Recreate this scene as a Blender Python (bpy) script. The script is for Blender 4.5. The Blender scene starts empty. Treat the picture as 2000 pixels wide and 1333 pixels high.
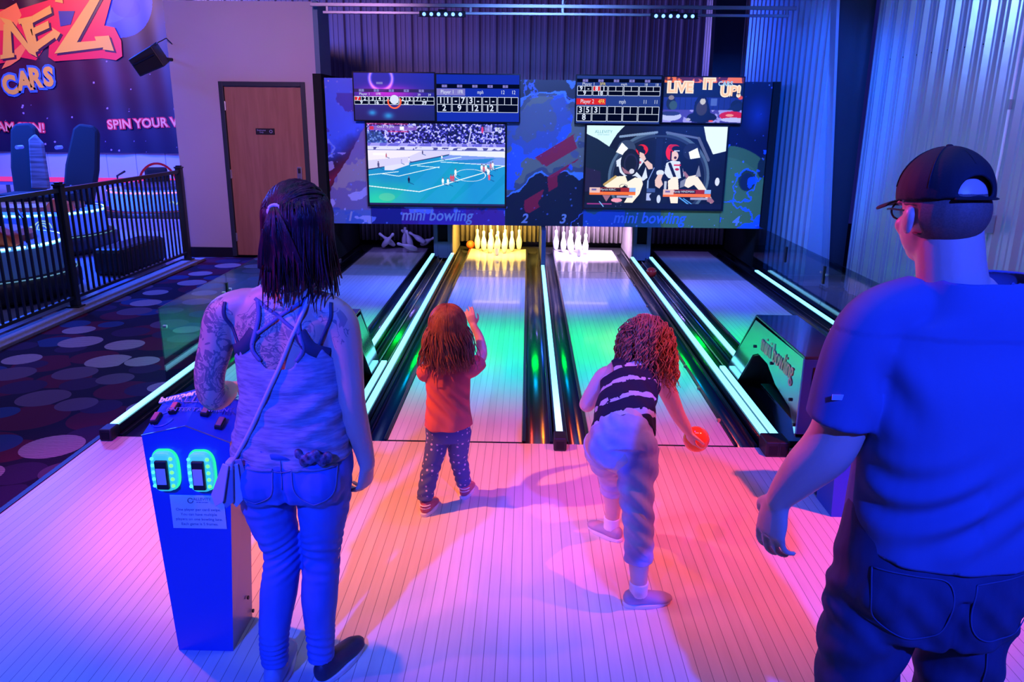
import bpy, bmesh, math, random
import numpy as np
from math import sin, cos, pi, radians, sqrt, atan2
from mathutils import Vector, Matrix, Euler

C = bpy.context.scene.collection
SC = bpy.context.scene

# ---------------------------------------------------------------- camera
cd = bpy.data.cameras.new('camera'); cam = bpy.data.objects.new('camera', cd); C.objects.link(cam)
cd.sensor_width = 36.0; cd.lens = 36.0 * 1532.0 / 2000.0; cd.clip_start = 0.05; cd.clip_end = 100
cam.matrix_world = (Matrix.Translation((0, 0, 1.8)) @ Matrix.Rotation(radians(1.0), 4, 'Z')
                    @ Matrix.Rotation(radians(90 - 15.95), 4, 'X') @ Matrix.Rotation(radians(0.6), 4, 'Z'))
SC.camera = cam

# ---------------------------------------------------------------- world, exposure
w = bpy.data.worlds.new('dim_venue'); SC.world = w; w.use_nodes = True
w.node_tree.nodes['Background'].inputs[0].default_value = (0.03, 0.035, 0.5, 1)
w.node_tree.nodes['Background'].inputs[1].default_value = 0.22
SC.view_settings.view_transform = 'Standard'; SC.view_settings.look = 'None'
SC.view_settings.exposure = 0.0; SC.view_settings.gamma = 1.0; SC.view_settings.use_curve_mapping = False

# ---------------------------------------------------------------- lights of the venue, with added fill lamps
def aim(o, loc, tgt):
    o.location = loc
    o.rotation_euler = (Vector(tgt) - Vector(loc)).to_track_quat('-Z', 'Y').to_euler()
def spot(name, loc, tgt, col, power, size=60, blend=0.6, rad=0.06):
    l = bpy.data.lights.new(name, 'SPOT'); l.color = col; l.energy = power
    l.spot_size = radians(size); l.spot_blend = blend; l.shadow_soft_size = rad
    o = bpy.data.objects.new(name, l); C.objects.link(o); aim(o, loc, tgt); return o
def area(name, loc, tgt, col, power, sx, sy, spread=180):
    l = bpy.data.lights.new(name, 'AREA'); l.shape = 'RECTANGLE'; l.size = sx; l.size_y = sy
    l.color = col; l.energy = power; l.spread = radians(spread)
    o = bpy.data.objects.new(name, l); C.objects.link(o); aim(o, loc, tgt); return o

# black-light blue washes behind the bowlers: their bodies block it and leave the red light on the boards
spot('wash_blue_rear_left', (-1.45, -1.3, 3.25), (-1.10, 2.9, 0.3), (0.015, 0.055, 1.0), 1500, 37, 0.45, 0.06)
spot('wash_blue_rear_right', (1.30, -1.3, 3.25), (1.30, 2.9, 0.3), (0.015, 0.055, 1.0), 1500, 37, 0.45, 0.06)
# red / orange par cans over the approach
spot('wash_red_left', (-2.1, 2.95, 2.95), (-0.80, 3.55, 0.0), (1.0, 0.20, 0.012), 720, 55, 1.0, 0.035)
spot('wash_red_right', (2.2, 2.8, 3.1), (1.25, 3.45, 0.0), (1.0, 0.07, 0.05), 640, 54, 1.0, 0.035)
area('wash_lilac_overhead', (0.0, 2.6, 3.5), (0.0, 1.9, 0.0), (0.28, 0.42, 1.0), 11, 3.0, 0.3, 100)
spot('added_magenta_middle', (0.2, 3.6, 3.2), (0.2, 3.45, 0.0), (1.0, 0.03, 0.85), 90, 40, 1.0, 0.05)  # added spot, deepens the magenta where red and blue light overlap
spot('added_magenta_left', (-2.2, 3.9, 3.2), (-2.0, 3.5, 0.0), (1.0, 0.01, 0.20), 220, 46, 1.0, 0.05)  # extra magenta spot, put in to tint the left of the approach
spot('added_pink_man', (-0.7, 3.3, 2.3), (0.75, 1.6, 1.25), (1.0, 0.03, 0.38), 170, 34, 0.8, 0.08)  # added lamp without a fixture, turns the man's left side pink
spot('added_pink_woman', (-2.7, 1.3, 3.0), (-0.85, 2.2, 1.2), (1.0, 0.12, 0.50), 150, 26, 0.8, 0.08)  # added pink fill for the woman's left shoulder and back
# green band across the lanes, cyan toward the bowlers
area('wash_green', (0.2, 6.9, 3.3), (0.2, 6.15, 0.0), (0.0, 1.0, 0.04), 46, 4.6, 0.06, 48)
area('wash_cyan', (0.2, 5.6, 3.3), (0.2, 5.20, 0.0), (0.0, 0.35, 0.85), 8, 4.6, 0.06, 26)
for x in (-1.85, 2.2): area('added_deck_fill', (x, 10.4, .60), (x, 10.95, 0.06), (0.20, 0.16, 1.0), 2.2, .6, .03, 150)  # added fill inside the two unlit pin decks, lifts the fallen pins
area('wash_blue_mid', (0.2, 8.3, 3.3), (0.2, 8.25, 0.0), (0.0, 0.09, 1.0), 30, 4.6, 0.06, 32)
# the two LED bars on the rail above the monitors
for x in (-1.03, 1.68):
    area('led_bar_light', (x, 9.86, 2.93), (x * 0.8, 8.75, 0.0), (0.26, 0.18, 1.0), 15, 0.5, 0.04, 62)
spot('added_fascia_fill', (0.2, 4.6, 3.4), (0.2, 9.75, 0.75), (0.16, 0.30, 1.0), 1000, 58, 0.6, 0.2)  # added fill that brightens the scoring wall, not one of the bars
# spin car arena
area('arena_blue', (-7.6, 10.5, 3.6), (-6.8, 11.0, 0.0), (0.02, 0.09, 1.0), 1300, 2.0, 2.0)
area('added_arena_wall_fill', (-8.0, 13.4, 2.2), (-8.0, 15.0, 0.5), (0.02, 0.06, 1.0), 50, 3.5, 0.2, 80)  # area lamp added to turn the rear wall panels blue
area('arena_banner_wash', (-8.2, 12.2, 4.2), (-8.0, 14.9, 2.4), (0.90, 0.46, 0.50), 130, 2.5, 0.3)
area('added_carpet_fill', (-3.4, 5.2, 3.4), (-3.4, 5.4, 0.0), (0.45, 0.34, 0.80), 22, 0.6, 4.0, 100)  # added dim purple fill that lifts the dark carpet
spot('wash_wall_left', (-2.2, 5.0, 3.3), (-3.6, 10.2, 1.9), (0.80, 0.36, 0.85), 560, 62, 1.0, 0.2)
area('wash_back_wall', (0.4, 11.8, 4.6), (0.4, 15.0, 3.0), (0.36, 0.16, 0.42), 14, 5.0, 0.2)
area('wash_back_wall_blue', (-0.6, 12.2, 2.6), (-0.2, 15.0, 2.4), (0.02, 0.05, 1.0), 6, 3.0, 0.2)
spot('wash_wall_right', (0.3, 4.0, 3.3), (3.56, 6.6, 2.0), (0.13, 0.30, 0.95), 420, 75, 1.0, 0.2)
spot('wash_wall_right_violet', (1.3, 2.7, 3.3), (3.56, 5.2, 2.3), (0.55, 0.20, 0.85), 200, 70, 1.0, 0.2)
spot('wash_wall_right_far', (2.0, 5.6, 3.25), (3.16, 10.4, 1.0), (0.0, 0.10, 1.0), 1500, 44, 0.5, 0.2)
spot('wash_side_ledge', (0.8, 8.2, 3.2), (3.2, 8.0, 0.0), (0.10, 0.14, 1.0), 260, 60, 0.8, 0.2)

# ---------------------------------------------------------------- materials
def mat(name, col=(0.5,)*3, rough=0.5, metal=0.0, emis=None, estr=0.0, noise=None, bump=None, spec=0.5, coat=0.0):
    m = bpy.data.materials.new(name); m.use_nodes = True
    nt = m.node_tree; b = nt.nodes['Principled BSDF']
    b.inputs['Base Color'].default_value = (*col, 1); b.inputs['Roughness'].default_value = rough
    b.inputs['Metallic'].default_value = metal; b.inputs['Specular IOR Level'].default_value = spec
    b.inputs['Coat Weight'].default_value = coat
    if emis: b.inputs['Emission Color'].default_value = (*emis, 1); b.inputs['Emission Strength'].default_value = estr
    tc = nt.nodes.new('ShaderNodeTexCoord')
    if noise:   # (scale, second colour, detail, (sx,sy,sz))
        n = nt.nodes.new('ShaderNodeTexNoise'); n.inputs['Scale'].default_value = noise[0]
        n.inputs['Detail'].default_value = noise[2] if len(noise) > 2 else 4
        mp = nt.nodes.new('ShaderNodeMapping')
        if len(noise) > 3: mp.inputs['Scale'].default_value = noise[3]
        nt.links.new(tc.outputs['Object'], mp.inputs[0]); nt.links.new(mp.outputs[0], n.inputs['Vector'])
        r = nt.nodes.new('ShaderNodeValToRGB'); r.color_ramp.elements[0].position = 0.35; r.color_ramp.elements[1].position = 0.65
        r.color_ramp.elements[0].color = (*col, 1); r.color_ramp.elements[1].color = (*noise[1], 1)
        nt.links.new(n.outputs[0], r.inputs[0]); nt.links.new(r.outputs[0], b.inputs['Base Color'])
    if bump:    # (scale, strength, distance)
        n2 = nt.nodes.new('ShaderNodeTexNoise'); n2.inputs['Scale'].default_value = bump[0]; n2.inputs['Detail'].default_value = 6
        mp2 = nt.nodes.new('ShaderNodeMapping')
        if len(bump) > 3: mp2.inputs['Scale'].default_value = bump[3]
        bp = nt.nodes.new('ShaderNodeBump'); bp.inputs['Strength'].default_value = bump[1]; bp.inputs['Distance'].default_value = bump[2]
        nt.links.new(tc.outputs['Object'], mp2.inputs[0]); nt.links.new(mp2.outputs[0], n2.inputs['Vector'])
        nt.links.new(n2.outputs[0], bp.inputs['Height']); nt.links.new(bp.outputs[0], b.inputs['Normal'])
    return m
def N(nt, t, **kw):
    n = nt.nodes.new(t)
    for k, v in kw.items():
        if k.startswith('i_'): n.inputs[k[2:].replace('_', ' ')].default_value = v
        else: setattr(n, k, v)
    return n
def mth(nt, op, a, b=None):
    n = nt.nodes.new('ShaderNodeMath'); n.operation = op
    for i, v in enumerate((a, b)):
        if v is None: continue
        if isinstance(v, (int, float)): n.inputs[i].default_value = v
        else: nt.links.new(v, n.inputs[i])
    return n.outputs[0]

def plank_mat(name, col, line, pitch, rough, coat):
    m = mat(name, col, rough, coat=coat); nt = m.node_tree; b = nt.nodes['Principled BSDF']
    tc = N(nt, 'ShaderNodeTexCoord'); sp = N(nt, 'ShaderNodeSeparateXYZ'); nt.links.new(tc.outputs['Object'], sp.inputs[0])
    fr = mth(nt, 'FRACT', mth(nt, 'DIVIDE', sp.outputs['X'], pitch))
    ln = mth(nt, 'LESS_THAN', fr, 0.055)
    cell = mth(nt, 'FLOOR', mth(nt, 'DIVIDE', sp.outputs['X'], pitch))
    wn = N(nt, 'ShaderNodeTexWhiteNoise', noise_dimensions='1D'); nt.links.new(cell, wn.inputs['W'])
    ns = N(nt, 'ShaderNodeTexNoise'); ns.inputs['Scale'].default_value = 3; ns.inputs['Detail'].default_value = 5
    mp = N(nt, 'ShaderNodeMapping'); mp.inputs['Scale'].default_value = (14, 0.8, 1)
    nt.links.new(tc.outputs['Object'], mp.inputs[0]); nt.links.new(mp.outputs[0], ns.inputs['Vector'])
    v = mth(nt, 'ADD', mth(nt, 'MULTIPLY', wn.outputs['Value'], 0.10), mth(nt, 'MULTIPLY', ns.outputs[0], 0.16))
    v = mth(nt, 'ADD', v, 0.80)
    mx = N(nt, 'ShaderNodeMix', data_type='RGBA'); mx.inputs['A'].default_value = (*col, 1); mx.inputs['B'].default_value = (*line, 1)
    nt.links.new(ln, mx.inputs['Factor'])
    vm = N(nt, 'ShaderNodeVectorMath', operation='SCALE'); nt.links.new(mx.outputs['Result'], vm.inputs[0]); nt.links.new(v, vm.inputs['Scale'])
    nt.links.new(vm.outputs[0], b.inputs['Base Color'])
    return m

M = dict(
    approach=plank_mat('approach_boards', (0.80, 0.72, 0.66), (0.30, 0.26, 0.26), 0.043, 0.36, 0.0),
    lane=plank_mat('lane_boards', (0.80, 0.76, 0.70), (0.42, 0.40, 0.42), 0.043, 0.16, 0.15),
    lane_far=mat('pin_deck_board', (0.55, 0.50, 0.46), 0.10, noise=(2, (0.48, 0.44, 0.42), 4, (12, 0.6, 1))),
    gutter=mat('gutter_plastic', (0.03, 0.036, 0.05), 0.24, spec=0.9, bump=(3, 0.25, 0.01, (3, 0.6, 1))),
    blackgloss=mat('black_gloss', (0.012, 0.013, 0.018), 0.18),
    black=mat('black_plastic', (0.012, 0.012, 0.015), 0.5),
    matte=mat('matte_black', (0.006, 0.006, 0.008), 0.9),
    darkmetal=mat('dark_powder_coat', (0.02, 0.022, 0.026), 0.35, 0.3, bump=(200, 0.15, 0.002)),
    chrome=mat('chrome', (0.75, 0.75, 0.78), 0.28, 0.9),
    mirror=mat('polished_panel', (0.42, 0.5, 0.55), 0.10, 0.9),
    hoodtop=mat('hood_top_gloss', (0.03, 0.03, 0.05), 0.12, coat=0.4),
    ledstrip=mat('led_strip', (0.8, 0.9, 0.95), 0.3, emis=(0.22, 0.72, 0.95), estr=1.9),
    drywall=mat('painted_drywall', (0.62, 0.56, 0.56), 0.75, noise=(0.7, (0.57, 0.51, 0.52), 3), bump=(160, 0.25, 0.003)),
    trim=mat('dark_trim', (0.03, 0.045, 0.055), 0.45),
    basetrim=mat('base_trim_black', (0.006, 0.006, 0.012), 0.5),
    ribsteel=mat('ribbed_steel', (0.50, 0.52, 0.56), 0.30, 0.45, bump=(2, 0.2, 0.02)),
    ribdark=mat('ribbed_steel_back', (0.30, 0.26, 0.30), 0.45, 0.3),
    column=mat('painted_column', (0.018, 0.028, 0.04), 0.4, 0.2),
    flange=mat('column_flange', (0.35, 0.42, 0.5), 0.3, 0.5),
    galv=mat('galvanised_rail', (0.45, 0.47, 0.52), 0.35, 0.6),
    curb=mat('concrete_curb', (0.34, 0.28, 0.28), 0.8, noise=(60, (0.26, 0.22, 0.22)), bump=(80, 0.4, 0.01)),
    fence=mat('fence_steel', (0.035, 0.042, 0.045), 0.35, 0.4),
    kiosk=mat('kiosk_blue_panel', (0.02, 0.07, 0.50), 0.28, bump=(300, 0.05, 0.001)),
    kioskside=mat('kiosk_side_panel', (0.22, 0.20, 0.30), 0.30),
    arena=mat('arena_floor', (0.24, 0.28, 0.45), 0.22, noise=(1.2, (0.30, 0.34, 0.52), 4)),
    ball=mat('red_ball', (0.75, 0.03, 0.03), 0.15, coat=0.5),
    orangeball=mat('orange_ball', (0.95, 0.16, 0.03), 0.15, coat=0.5),
    pin=mat('pin_white', (0.86, 0.84, 0.80), 0.2, coat=0.4),
    pinred=mat('pin_stripe', (0.6, 0.03, 0.03), 0.3),
    cord=mat('pin_cord', (0.7, 0.68, 0.62), 0.7),
    paper=mat('printed_sheet', (0.80, 0.80, 0.84), 0.6),
    ink=mat('grey_ink', (0.16, 0.16, 0.20), 0.7),
    white=mat('white_paint', (0.85, 0.85, 0.88), 0.5),
    palegray=mat('pale_lettering', (0.42, 0.46, 0.72), 0.4),
    faintblue=mat('faint_blue_lettering', (0.09, 0.13, 0.55), 0.35),
    curtain=mat('pit_curtain', (0.22, 0.19, 0.17), 0.8, noise=(40, (0.14, 0.12, 0.11), 3, (1, 1, 0.05))),
)

def wood_door():
    m = mat('birch_door', (0.42, 0.20, 0.13), 0.42); nt = m.node_tree; b = nt.nodes['Principled BSDF']
    tc = N(nt, 'ShaderNodeTexCoord'); mp = N(nt, 'ShaderNodeMapping'); mp.inputs['Scale'].default_value = (6, 6, 0.5)
    ns = N(nt, 'ShaderNodeTexNoise'); ns.inputs['Scale'].default_value = 3; ns.inputs['Detail'].default_value = 8; ns.inputs['Distortion'].default_value = 0.6
    nt.links.new(tc.outputs['Object'], mp.inputs[0]); nt.links.new(mp.outputs[0], ns.inputs['Vector'])
    r = N(nt, 'ShaderNodeValToRGB'); r.color_ramp.elements[0].position = .3; r.color_ramp.elements[1].position = .75
    r.color_ramp.elements[0].color = (0.50, 0.24, 0.15, 1); r.color_ramp.elements[1].color = (0.38, 0.17, 0.10, 1)
    nt.links.new(ns.outputs[0], r.inputs[0]); nt.links.new(r.outputs[0], b.inputs['Base Color']); return m
M['door'] = wood_door()

def carpet_mat():
    m = mat('patterned_carpet', (0.03, 0.02, 0.05), 0.95, spec=0.1); nt = m.node_tree; b = nt.nodes['Principled BSDF']
    tc = N(nt, 'ShaderNodeTexCoord')
    def layer(scale, off, rad, rnd):
        mp = N(nt, 'ShaderNodeMapping'); mp.inputs['Location'].default_value = (off, off * 1.7, 0); mp.inputs['Scale'].default_value = (1, 1, 0)
        nt.links.new(tc.outputs['Object'], mp.inputs[0])
        v = N(nt, 'ShaderNodeTexVoronoi', voronoi_dimensions='2D'); v.inputs['Scale'].default_value = scale; v.inputs['Randomness'].default_value = rnd
        nt.links.new(mp.outputs[0], v.inputs['Vector'])
        s = N(nt, 'ShaderNodeSeparateXYZ'); nt.links.new(v.outputs['Color'], s.inputs[0])
        r = mth(nt, 'MULTIPLY', mth(nt, 'ADD', mth(nt, 'MULTIPLY', s.outputs[0], 0.35), 0.65), rad)
        msk = mth(nt, 'LESS_THAN', v.outputs['Distance'], r)
        return msk, s.outputs[1]
    m1, c1 = layer(2.0, 0.0, 0.34, 0.7); m2, c2 = layer(2.3, 3.3, 0.36, 0.8); m3, c3 = layer(1.9, 7.1, 0.46, 0.9)
    wv = N(nt, 'ShaderNodeTexWave', bands_direction='Y'); wv.inputs['Scale'].default_value = 16; wv.inputs['Distortion'].default_value = 2.5; wv.inputs['Detail'].default_value = 2
    nt.links.new(tc.outputs['Object'], wv.inputs['Vector'])
    def mix(fac, a, bb):
        x = N(nt, 'ShaderNodeMix', data_type='RGBA')
        nt.links.new(fac, x.inputs['Factor'])
        for k, v in (('A', a), ('B', bb)):
            if isinstance(v, tuple): x.inputs[k].default_value = (*v, 1)
            else: nt.links.new(v, x.inputs[k])
        return x.outputs['Result']
    base = mix(m3, (0.022, 0.012, 0.035), (0.10, 0.012, 0.04))
    base = mix(m2, base, mix(mth(nt, 'GREATER_THAN', c2, 0.5), (0.03, 0.05, 0.16), (0.045, 0.02, 0.07)))
    pale = mix(wv.outputs['Fac'], (0.20, 0.14, 0.20), (0.46, 0.34, 0.40))
    pale = mix(mth(nt, 'GREATER_THAN', c1, 0.55), pale, (0.12, 0.07, 0.13))
    base = mix(m1, base, pale)
    nt.links.new(base, b.inputs['Base Color'])
    bp = N(nt, 'ShaderNodeBump'); bp.inputs['Strength'].default_value = 0.5; bp.inputs['Distance'].default_value = 0.01
    nz = N(nt, 'ShaderNodeTexNoise'); nz.inputs['Scale'].default_value = 220; nt.links.new(tc.outputs['Object'], nz.inputs['Vector'])
    nt.links.new(nz.outputs[0], bp.inputs['Height']); nt.links.new(bp.outputs[0], b.inputs['Normal'])
    return m
M['carpet'] = carpet_mat()

def glass_mat():
    m = bpy.data.materials.new('clear_acrylic'); m.use_nodes = True; nt = m.node_tree; nt.nodes.clear()
    out = nt.nodes.new('ShaderNodeOutputMaterial'); mx = nt.nodes.new('ShaderNodeMixShader')
    fr = nt.nodes.new('ShaderNodeFresnel'); fr.inputs[0].default_value = 1.5
    tr = nt.nodes.new('ShaderNodeBsdfTransparent'); tr.inputs[0].default_value = (0.74, 0.82, 0.84, 1)
    gl = nt.nodes.new('ShaderNodeBsdfGlossy'); gl.inputs['Roughness'].default_value = 0.03
    ge = nt.nodes.new('ShaderNodeNewGeometry')      # both faces of the thin sheet reflect like air to acrylic
    nt.links.new(mth(nt, 'SUBTRACT', 1.5, mth(nt, 'MULTIPLY', ge.outputs['Backfacing'], 0.8333)), fr.inputs[0])
    k = mth(nt, 'MULTIPLY', fr.outputs[0], 1.0)
    nt.links.new(k, mx.inputs[0]); nt.links.new(tr.outputs[0], mx.inputs[1]); nt.links.new(gl.outputs[0], mx.inputs[2])
    nt.links.new(mx.outputs[0], out.inputs[0]); return m
M['glass'] = glass_mat()
def emit(name, col, s=1.0): return mat(name, (0, 0, 0), 0.5, emis=col, estr=s, spec=0.0)
def vcol_mat(name, emission=0.0, rough=0.5, spec=0.5):
    m = mat(name, (0, 0, 0), rough, spec=spec); nt = m.node_tree; b = nt.nodes['Principled BSDF']
    a = N(nt, 'ShaderNodeAttribute', attribute_name='Col')
    if emission: nt.links.new(a.outputs['Color'], b.inputs['Emission Color']); b.inputs['Emission Strength'].default_value = emission
    else: nt.links.new(a.outputs['Color'], b.inputs['Base Color'])
    return m

# ---------------------------------------------------------------- mesh helpers
class MB:
    def __init__(s): s.v = []; s.f = []
    def add(s, vs, fs):
        o = len(s.v); s.v += [tuple(v) for v in vs]; s.f += [tuple(i + o for i in f) for f in fs]; return s
    def box(s, x0, x1, y0, y1, z0, z1):
        vs = [(x, y, z) for z in (z0, z1) for y in (y0, y1) for x in (x0, x1)]
        return s.add(vs, [(0, 2, 3, 1), (4, 5, 7, 6), (0, 1, 5, 4), (2, 6, 7, 3), (0, 4, 6, 2), (1, 3, 7, 5)])
    def prism(s, pts, a, b, axis='y'):      # polygon extruded along an axis
        def P(p, t): return {'y': (p[0], t, p[1]), 'x': (t, p[0], p[1]), 'z': (p[0], p[1], t)}[axis]
        n = len(pts); vs = [P(p, a) for p in pts] + [P(p, b) for p in pts]
        return s.add(vs, [tuple(range(n)), tuple(range(2 * n - 1, n - 1, -1))] + [(i, (i + 1) % n, n + (i + 1) % n, n + i) for i in range(n)])
    def sheet(s, pts, a, b, axis='y'):      # open profile extruded
        def P(p, t): return {'y': (p[0], t, p[1]), 'x': (t, p[0], p[1]), 'z': (p[0], p[1], t)}[axis]
        n = len(pts); vs = [P(p, a) for p in pts] + [P(p, b) for p in pts]
        return s.add(vs, [(i, i + 1, n + i + 1, n + i) for i in range(n - 1)])
    def tube(s, pts, r, n=8, cap=True):
        pts = [Vector(p) for p in pts]; rs = r if isinstance(r, (list, tuple)) else [r] * len(pts)
        vs = []; up = Vector((0.31, 0.2, 0.93)).normalized()
        for i, p in enumerate(pts):
            t = (pts[min(i + 1, len(pts) - 1)] - pts[max(i - 1, 0)]).normalized()
            a = t.cross(up)
            if a.length < 1e-3: a = t.cross(Vector((1, 0, 0)))
            a.normalize(); bb = t.cross(a)
            for k in range(n): vs.append(p + (a * cos(2 * pi * k / n) + bb * sin(2 * pi * k / n)) * rs[i])
        fs = [(i * n + k, i * n + (k + 1) % n, (i + 1) * n + (k + 1) % n, (i + 1) * n + k) for i in range(len(pts) - 1) for k in range(n)]
        if cap: fs += [tuple(range(n))[::-1], tuple((len(pts) - 1) * n + k for k in range(n))]
        return s.add(vs, fs)
    def lathe(s, prof, n=24, c=(0, 0, 0), ax=1.0, ay=1.0):
        vs = [(c[0] + r * cos(2 * pi * k / n) * ax, c[1] + r * sin(2 * pi * k / n) * ay, c[2] + z) for r, z in prof for k in range(n)]
        fs = [(i * n + k, i * n + (k + 1) % n, (i + 1) * n + (k + 1) % n, (i + 1) * n + k) for i in range(len(prof) - 1) for k in range(n)]
        fs += [tuple(range(n))[::-1], tuple((len(prof) - 1) * n + k for k in range(n))]
        return s.add(vs, fs)
    def build(s, name, m, parent=None, smooth=False, bevel=0, sub=0, solid=0, T=None):
        me = bpy.data.meshes.new(name); me.from_pydata(s.v, [], s.f)
        if T is not None: me.transform(T)
        bm = bmesh.new(); bm.from_mesh(me); bmesh.ops.recalc_face_normals(bm, faces=bm.faces); bm.to_mesh(me); bm.free()
        if m: me.materials.append(m)
        if smooth: me.polygons.foreach_set('use_smooth', [True] * len(me.polygons))
        o = bpy.data.objects.new(name, me); C.objects.link(o)
        if parent: o.parent = parent
        if solid: md = o.modifiers.new('s', 'SOLIDIFY'); md.thickness = solid; md.offset = 0
        if bevel: md = o.modifiers.new('b', 'BEVEL'); md.width = bevel; md.segments = 2; md.limit_method = 'ANGLE'
        if sub: md = o.modifiers.new('u', 'SUBSURF'); md.levels = sub; md.render_levels = sub
        return o
def tag(o, label=None, cat=None, group=None, kind=None):
    for k, v in (('label', label), ('category', cat), ('group', group), ('kind', kind)):
        if v: o[k] = v
    return o
def empty(name, loc=(0, 0, 0), rz=0):
    o = bpy.data.objects.new(name, None); C.objects.link(o); o.location = loc; o.rotation_euler = (0, 0, rz); o.empty_display_size = .1; return o
def struct(o): o['kind'] = 'structure'; return o
def copy_tree(o, parent=None):
    c = o.copy(); C.objects.link(c); c.parent = parent
    for ch in list(o.children): copy_tree(ch, c)
    return c
def text(s, size, m, parent, loc, rot=(pi / 2, 0, 0), ext=0.002, shear=0.0, off=0.0, name='lettering', align='CENTER', sx=1.0, spacing=1.0):
    cu = bpy.data.curves.new('t', 'FONT'); cu.body = s; cu.size = size; cu.extrude = ext; cu.shear = shear; cu.offset = off
    cu.align_x = align; cu.align_y = 'CENTER'; cu.space_character = spacing; cu.resolution_u = 3
    t = bpy.data.objects.new('t', cu); C.objects.link(t)
    dg = bpy.context.evaluated_depsgraph_get(); me = bpy.data.meshes.new_from_object(t.evaluated_get(dg))
    bpy.data.objects.remove(t); me.materials.clear(); me.materials.append(m)
    T = Matrix.Translation(loc) @ Euler(rot).to_matrix().to_4x4() @ Matrix.Diagonal((sx, 1, 1, 1)); me.transform(T)
    o = bpy.data.objects.new(name, me); C.objects.link(o)
    if parent: o.parent = parent
    return o
# painted flat picture: a fine vertex grid standing upright in the XZ plane, facing -Y
def picture(name, x0, x1, y, z0, z1, img, m, parent, bend=None):
    h, wd, _ = img.shape
    xs = np.linspace(x0, x1, wd); zs = np.linspace(z1, z0, h)
    X, Z = np.meshgrid(xs, zs); Yv = np.full_like(X, y) if bend is None else y + bend(X, Z)
    co = np.stack([X, Yv, Z], -1).reshape(-1, 3)
    idx = np.arange(h * wd).reshape(h, wd)
    q = np.stack([idx[1:, :-1], idx[1:, 1:], idx[:-1, 1:], idx[:-1, :-1]], -1).reshape(-1, 4)
    me = bpy.data.meshes.new(name); me.vertices.add(len(co)); me.vertices.foreach_set('co', co.ravel().astype(np.float32))
    me.loops.add(q.size); me.loops.foreach_set('vertex_index', q.ravel().astype(np.int32))
    me.polygons.add(len(q)); me.polygons.foreach_set('loop_start', np.arange(0, q.size, 4, dtype=np.int32))
    me.update(calc_edges=True)
    ca = me.color_attributes.new('Col', 'FLOAT_COLOR', 'POINT')
    lin = np.where(img <= 0.04045, img / 12.92, ((np.clip(img, 0, 1) + 0.055) / 1.055) ** 2.4)
    a = np.ones((h * wd, 4), np.float32); a[:, :3] = lin.reshape(-1, 3); ca.data.foreach_set('color', a.ravel())
    me.materials.append(m); me.polygons.foreach_set('use_smooth', [True] * len(me.polygons))
    o = bpy.data.objects.new(name, me); C.objects.link(o)
    if parent: o.parent = parent
    return o
rng = np.random.RandomState(5)
def fbm(h, wd, cells, octs=5, seed=0):
    r = np.random.RandomState(seed); out = np.zeros((h, wd)); amp = 1.0; tot = 0
    for o_ in range(octs):
        c = cells * 2 ** o_; cy = max(2, int(c * h / wd) + 2); cx = c + 2
        g = r.rand(cy, cx); yy = np.linspace(0, cy - 1.001, h); xx = np.linspace(0, cx - 1.001, wd)
        yi = yy.astype(int); xi = xx.astype(int); fy = (yy - yi)[:, None]; fx = (xx - xi)[None]
        fy = fy * fy * (3 - 2 * fy); fx = fx * fx * (3 - 2 * fx)
        a = g[yi][:, xi]; b = g[yi][:, xi + 1]; c_ = g[yi + 1][:, xi]; d = g[yi + 1][:, xi + 1]
        out += amp * ((a * (1 - fx) + b * fx) * (1 - fy) + (c_ * (1 - fx) + d * fx) * fy); tot += amp; amp *= 0.5
    return out / tot
class Cv:      # tiny painter, unit coordinates (x right, y down, 0..1)
    def __init__(s, wd, h, col): s.w = wd; s.h = h; s.a = np.zeros((h, wd, 3)); s.a[:] = col; s.Y, s.X = np.mgrid[0:h, 0:wd]; s.X = (s.X + .5) / wd; s.Y = (s.Y + .5) / h
    def put(s, mask, col, al=1.0):
        mm = (mask.astype(float) * al)[..., None]; s.a = s.a * (1 - mm) + np.array(col) * mm
    def rect(s, x0, y0, x1, y1, col, al=1.0): s.put((s.X >= x0) & (s.X <= x1) & (s.Y >= y0) & (s.Y <= y1), col, al)
    def ell(s, cx, cy, rx, ry, col, al=1.0, rot=0.0, ring=None):
        dx = (s.X - cx); dy = (s.Y - cy) * s.h / s.w; ry2 = ry * s.h / s.w
        u = dx * cos(rot) + dy * sin(rot); v = -dx * sin(rot) + dy * cos(rot); d = np.sqrt((u / rx) ** 2 + (v / ry2) ** 2)
        s.put((d <= 1) if ring is None else ((d <= 1) & (d >= ring)), col, al)
    def poly(s, pts, col, al=1.0):
        m = np.zeros(s.X.shape, bool); n = len(pts)
        for i in range(n):
            (x0, y0), (x1, y1) = pts[i], pts[(i + 1) % n]
            if y0 == y1: continue
            c = ((y0 > s.Y) != (y1 > s.Y)) & (s.X < (x1 - x0) * (s.Y - y0) / (y1 - y0) + x0); m ^= c
        s.put(m, col, al)
    def line(s, x0, y0, x1, y1, w_, col, al=1.0):
        k = s.h / s.w; dx, dy = x1 - x0, (y1 - y0) * k; L = dx * dx + dy * dy
        t = np.clip(((s.X - x0) * dx + (s.Y - y0) * k * dy) / L, 0, 1)
        s.put(np.hypot(s.X - x0 - t * dx, (s.Y - y0) * k - t * dy) < w_, col, al)

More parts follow.
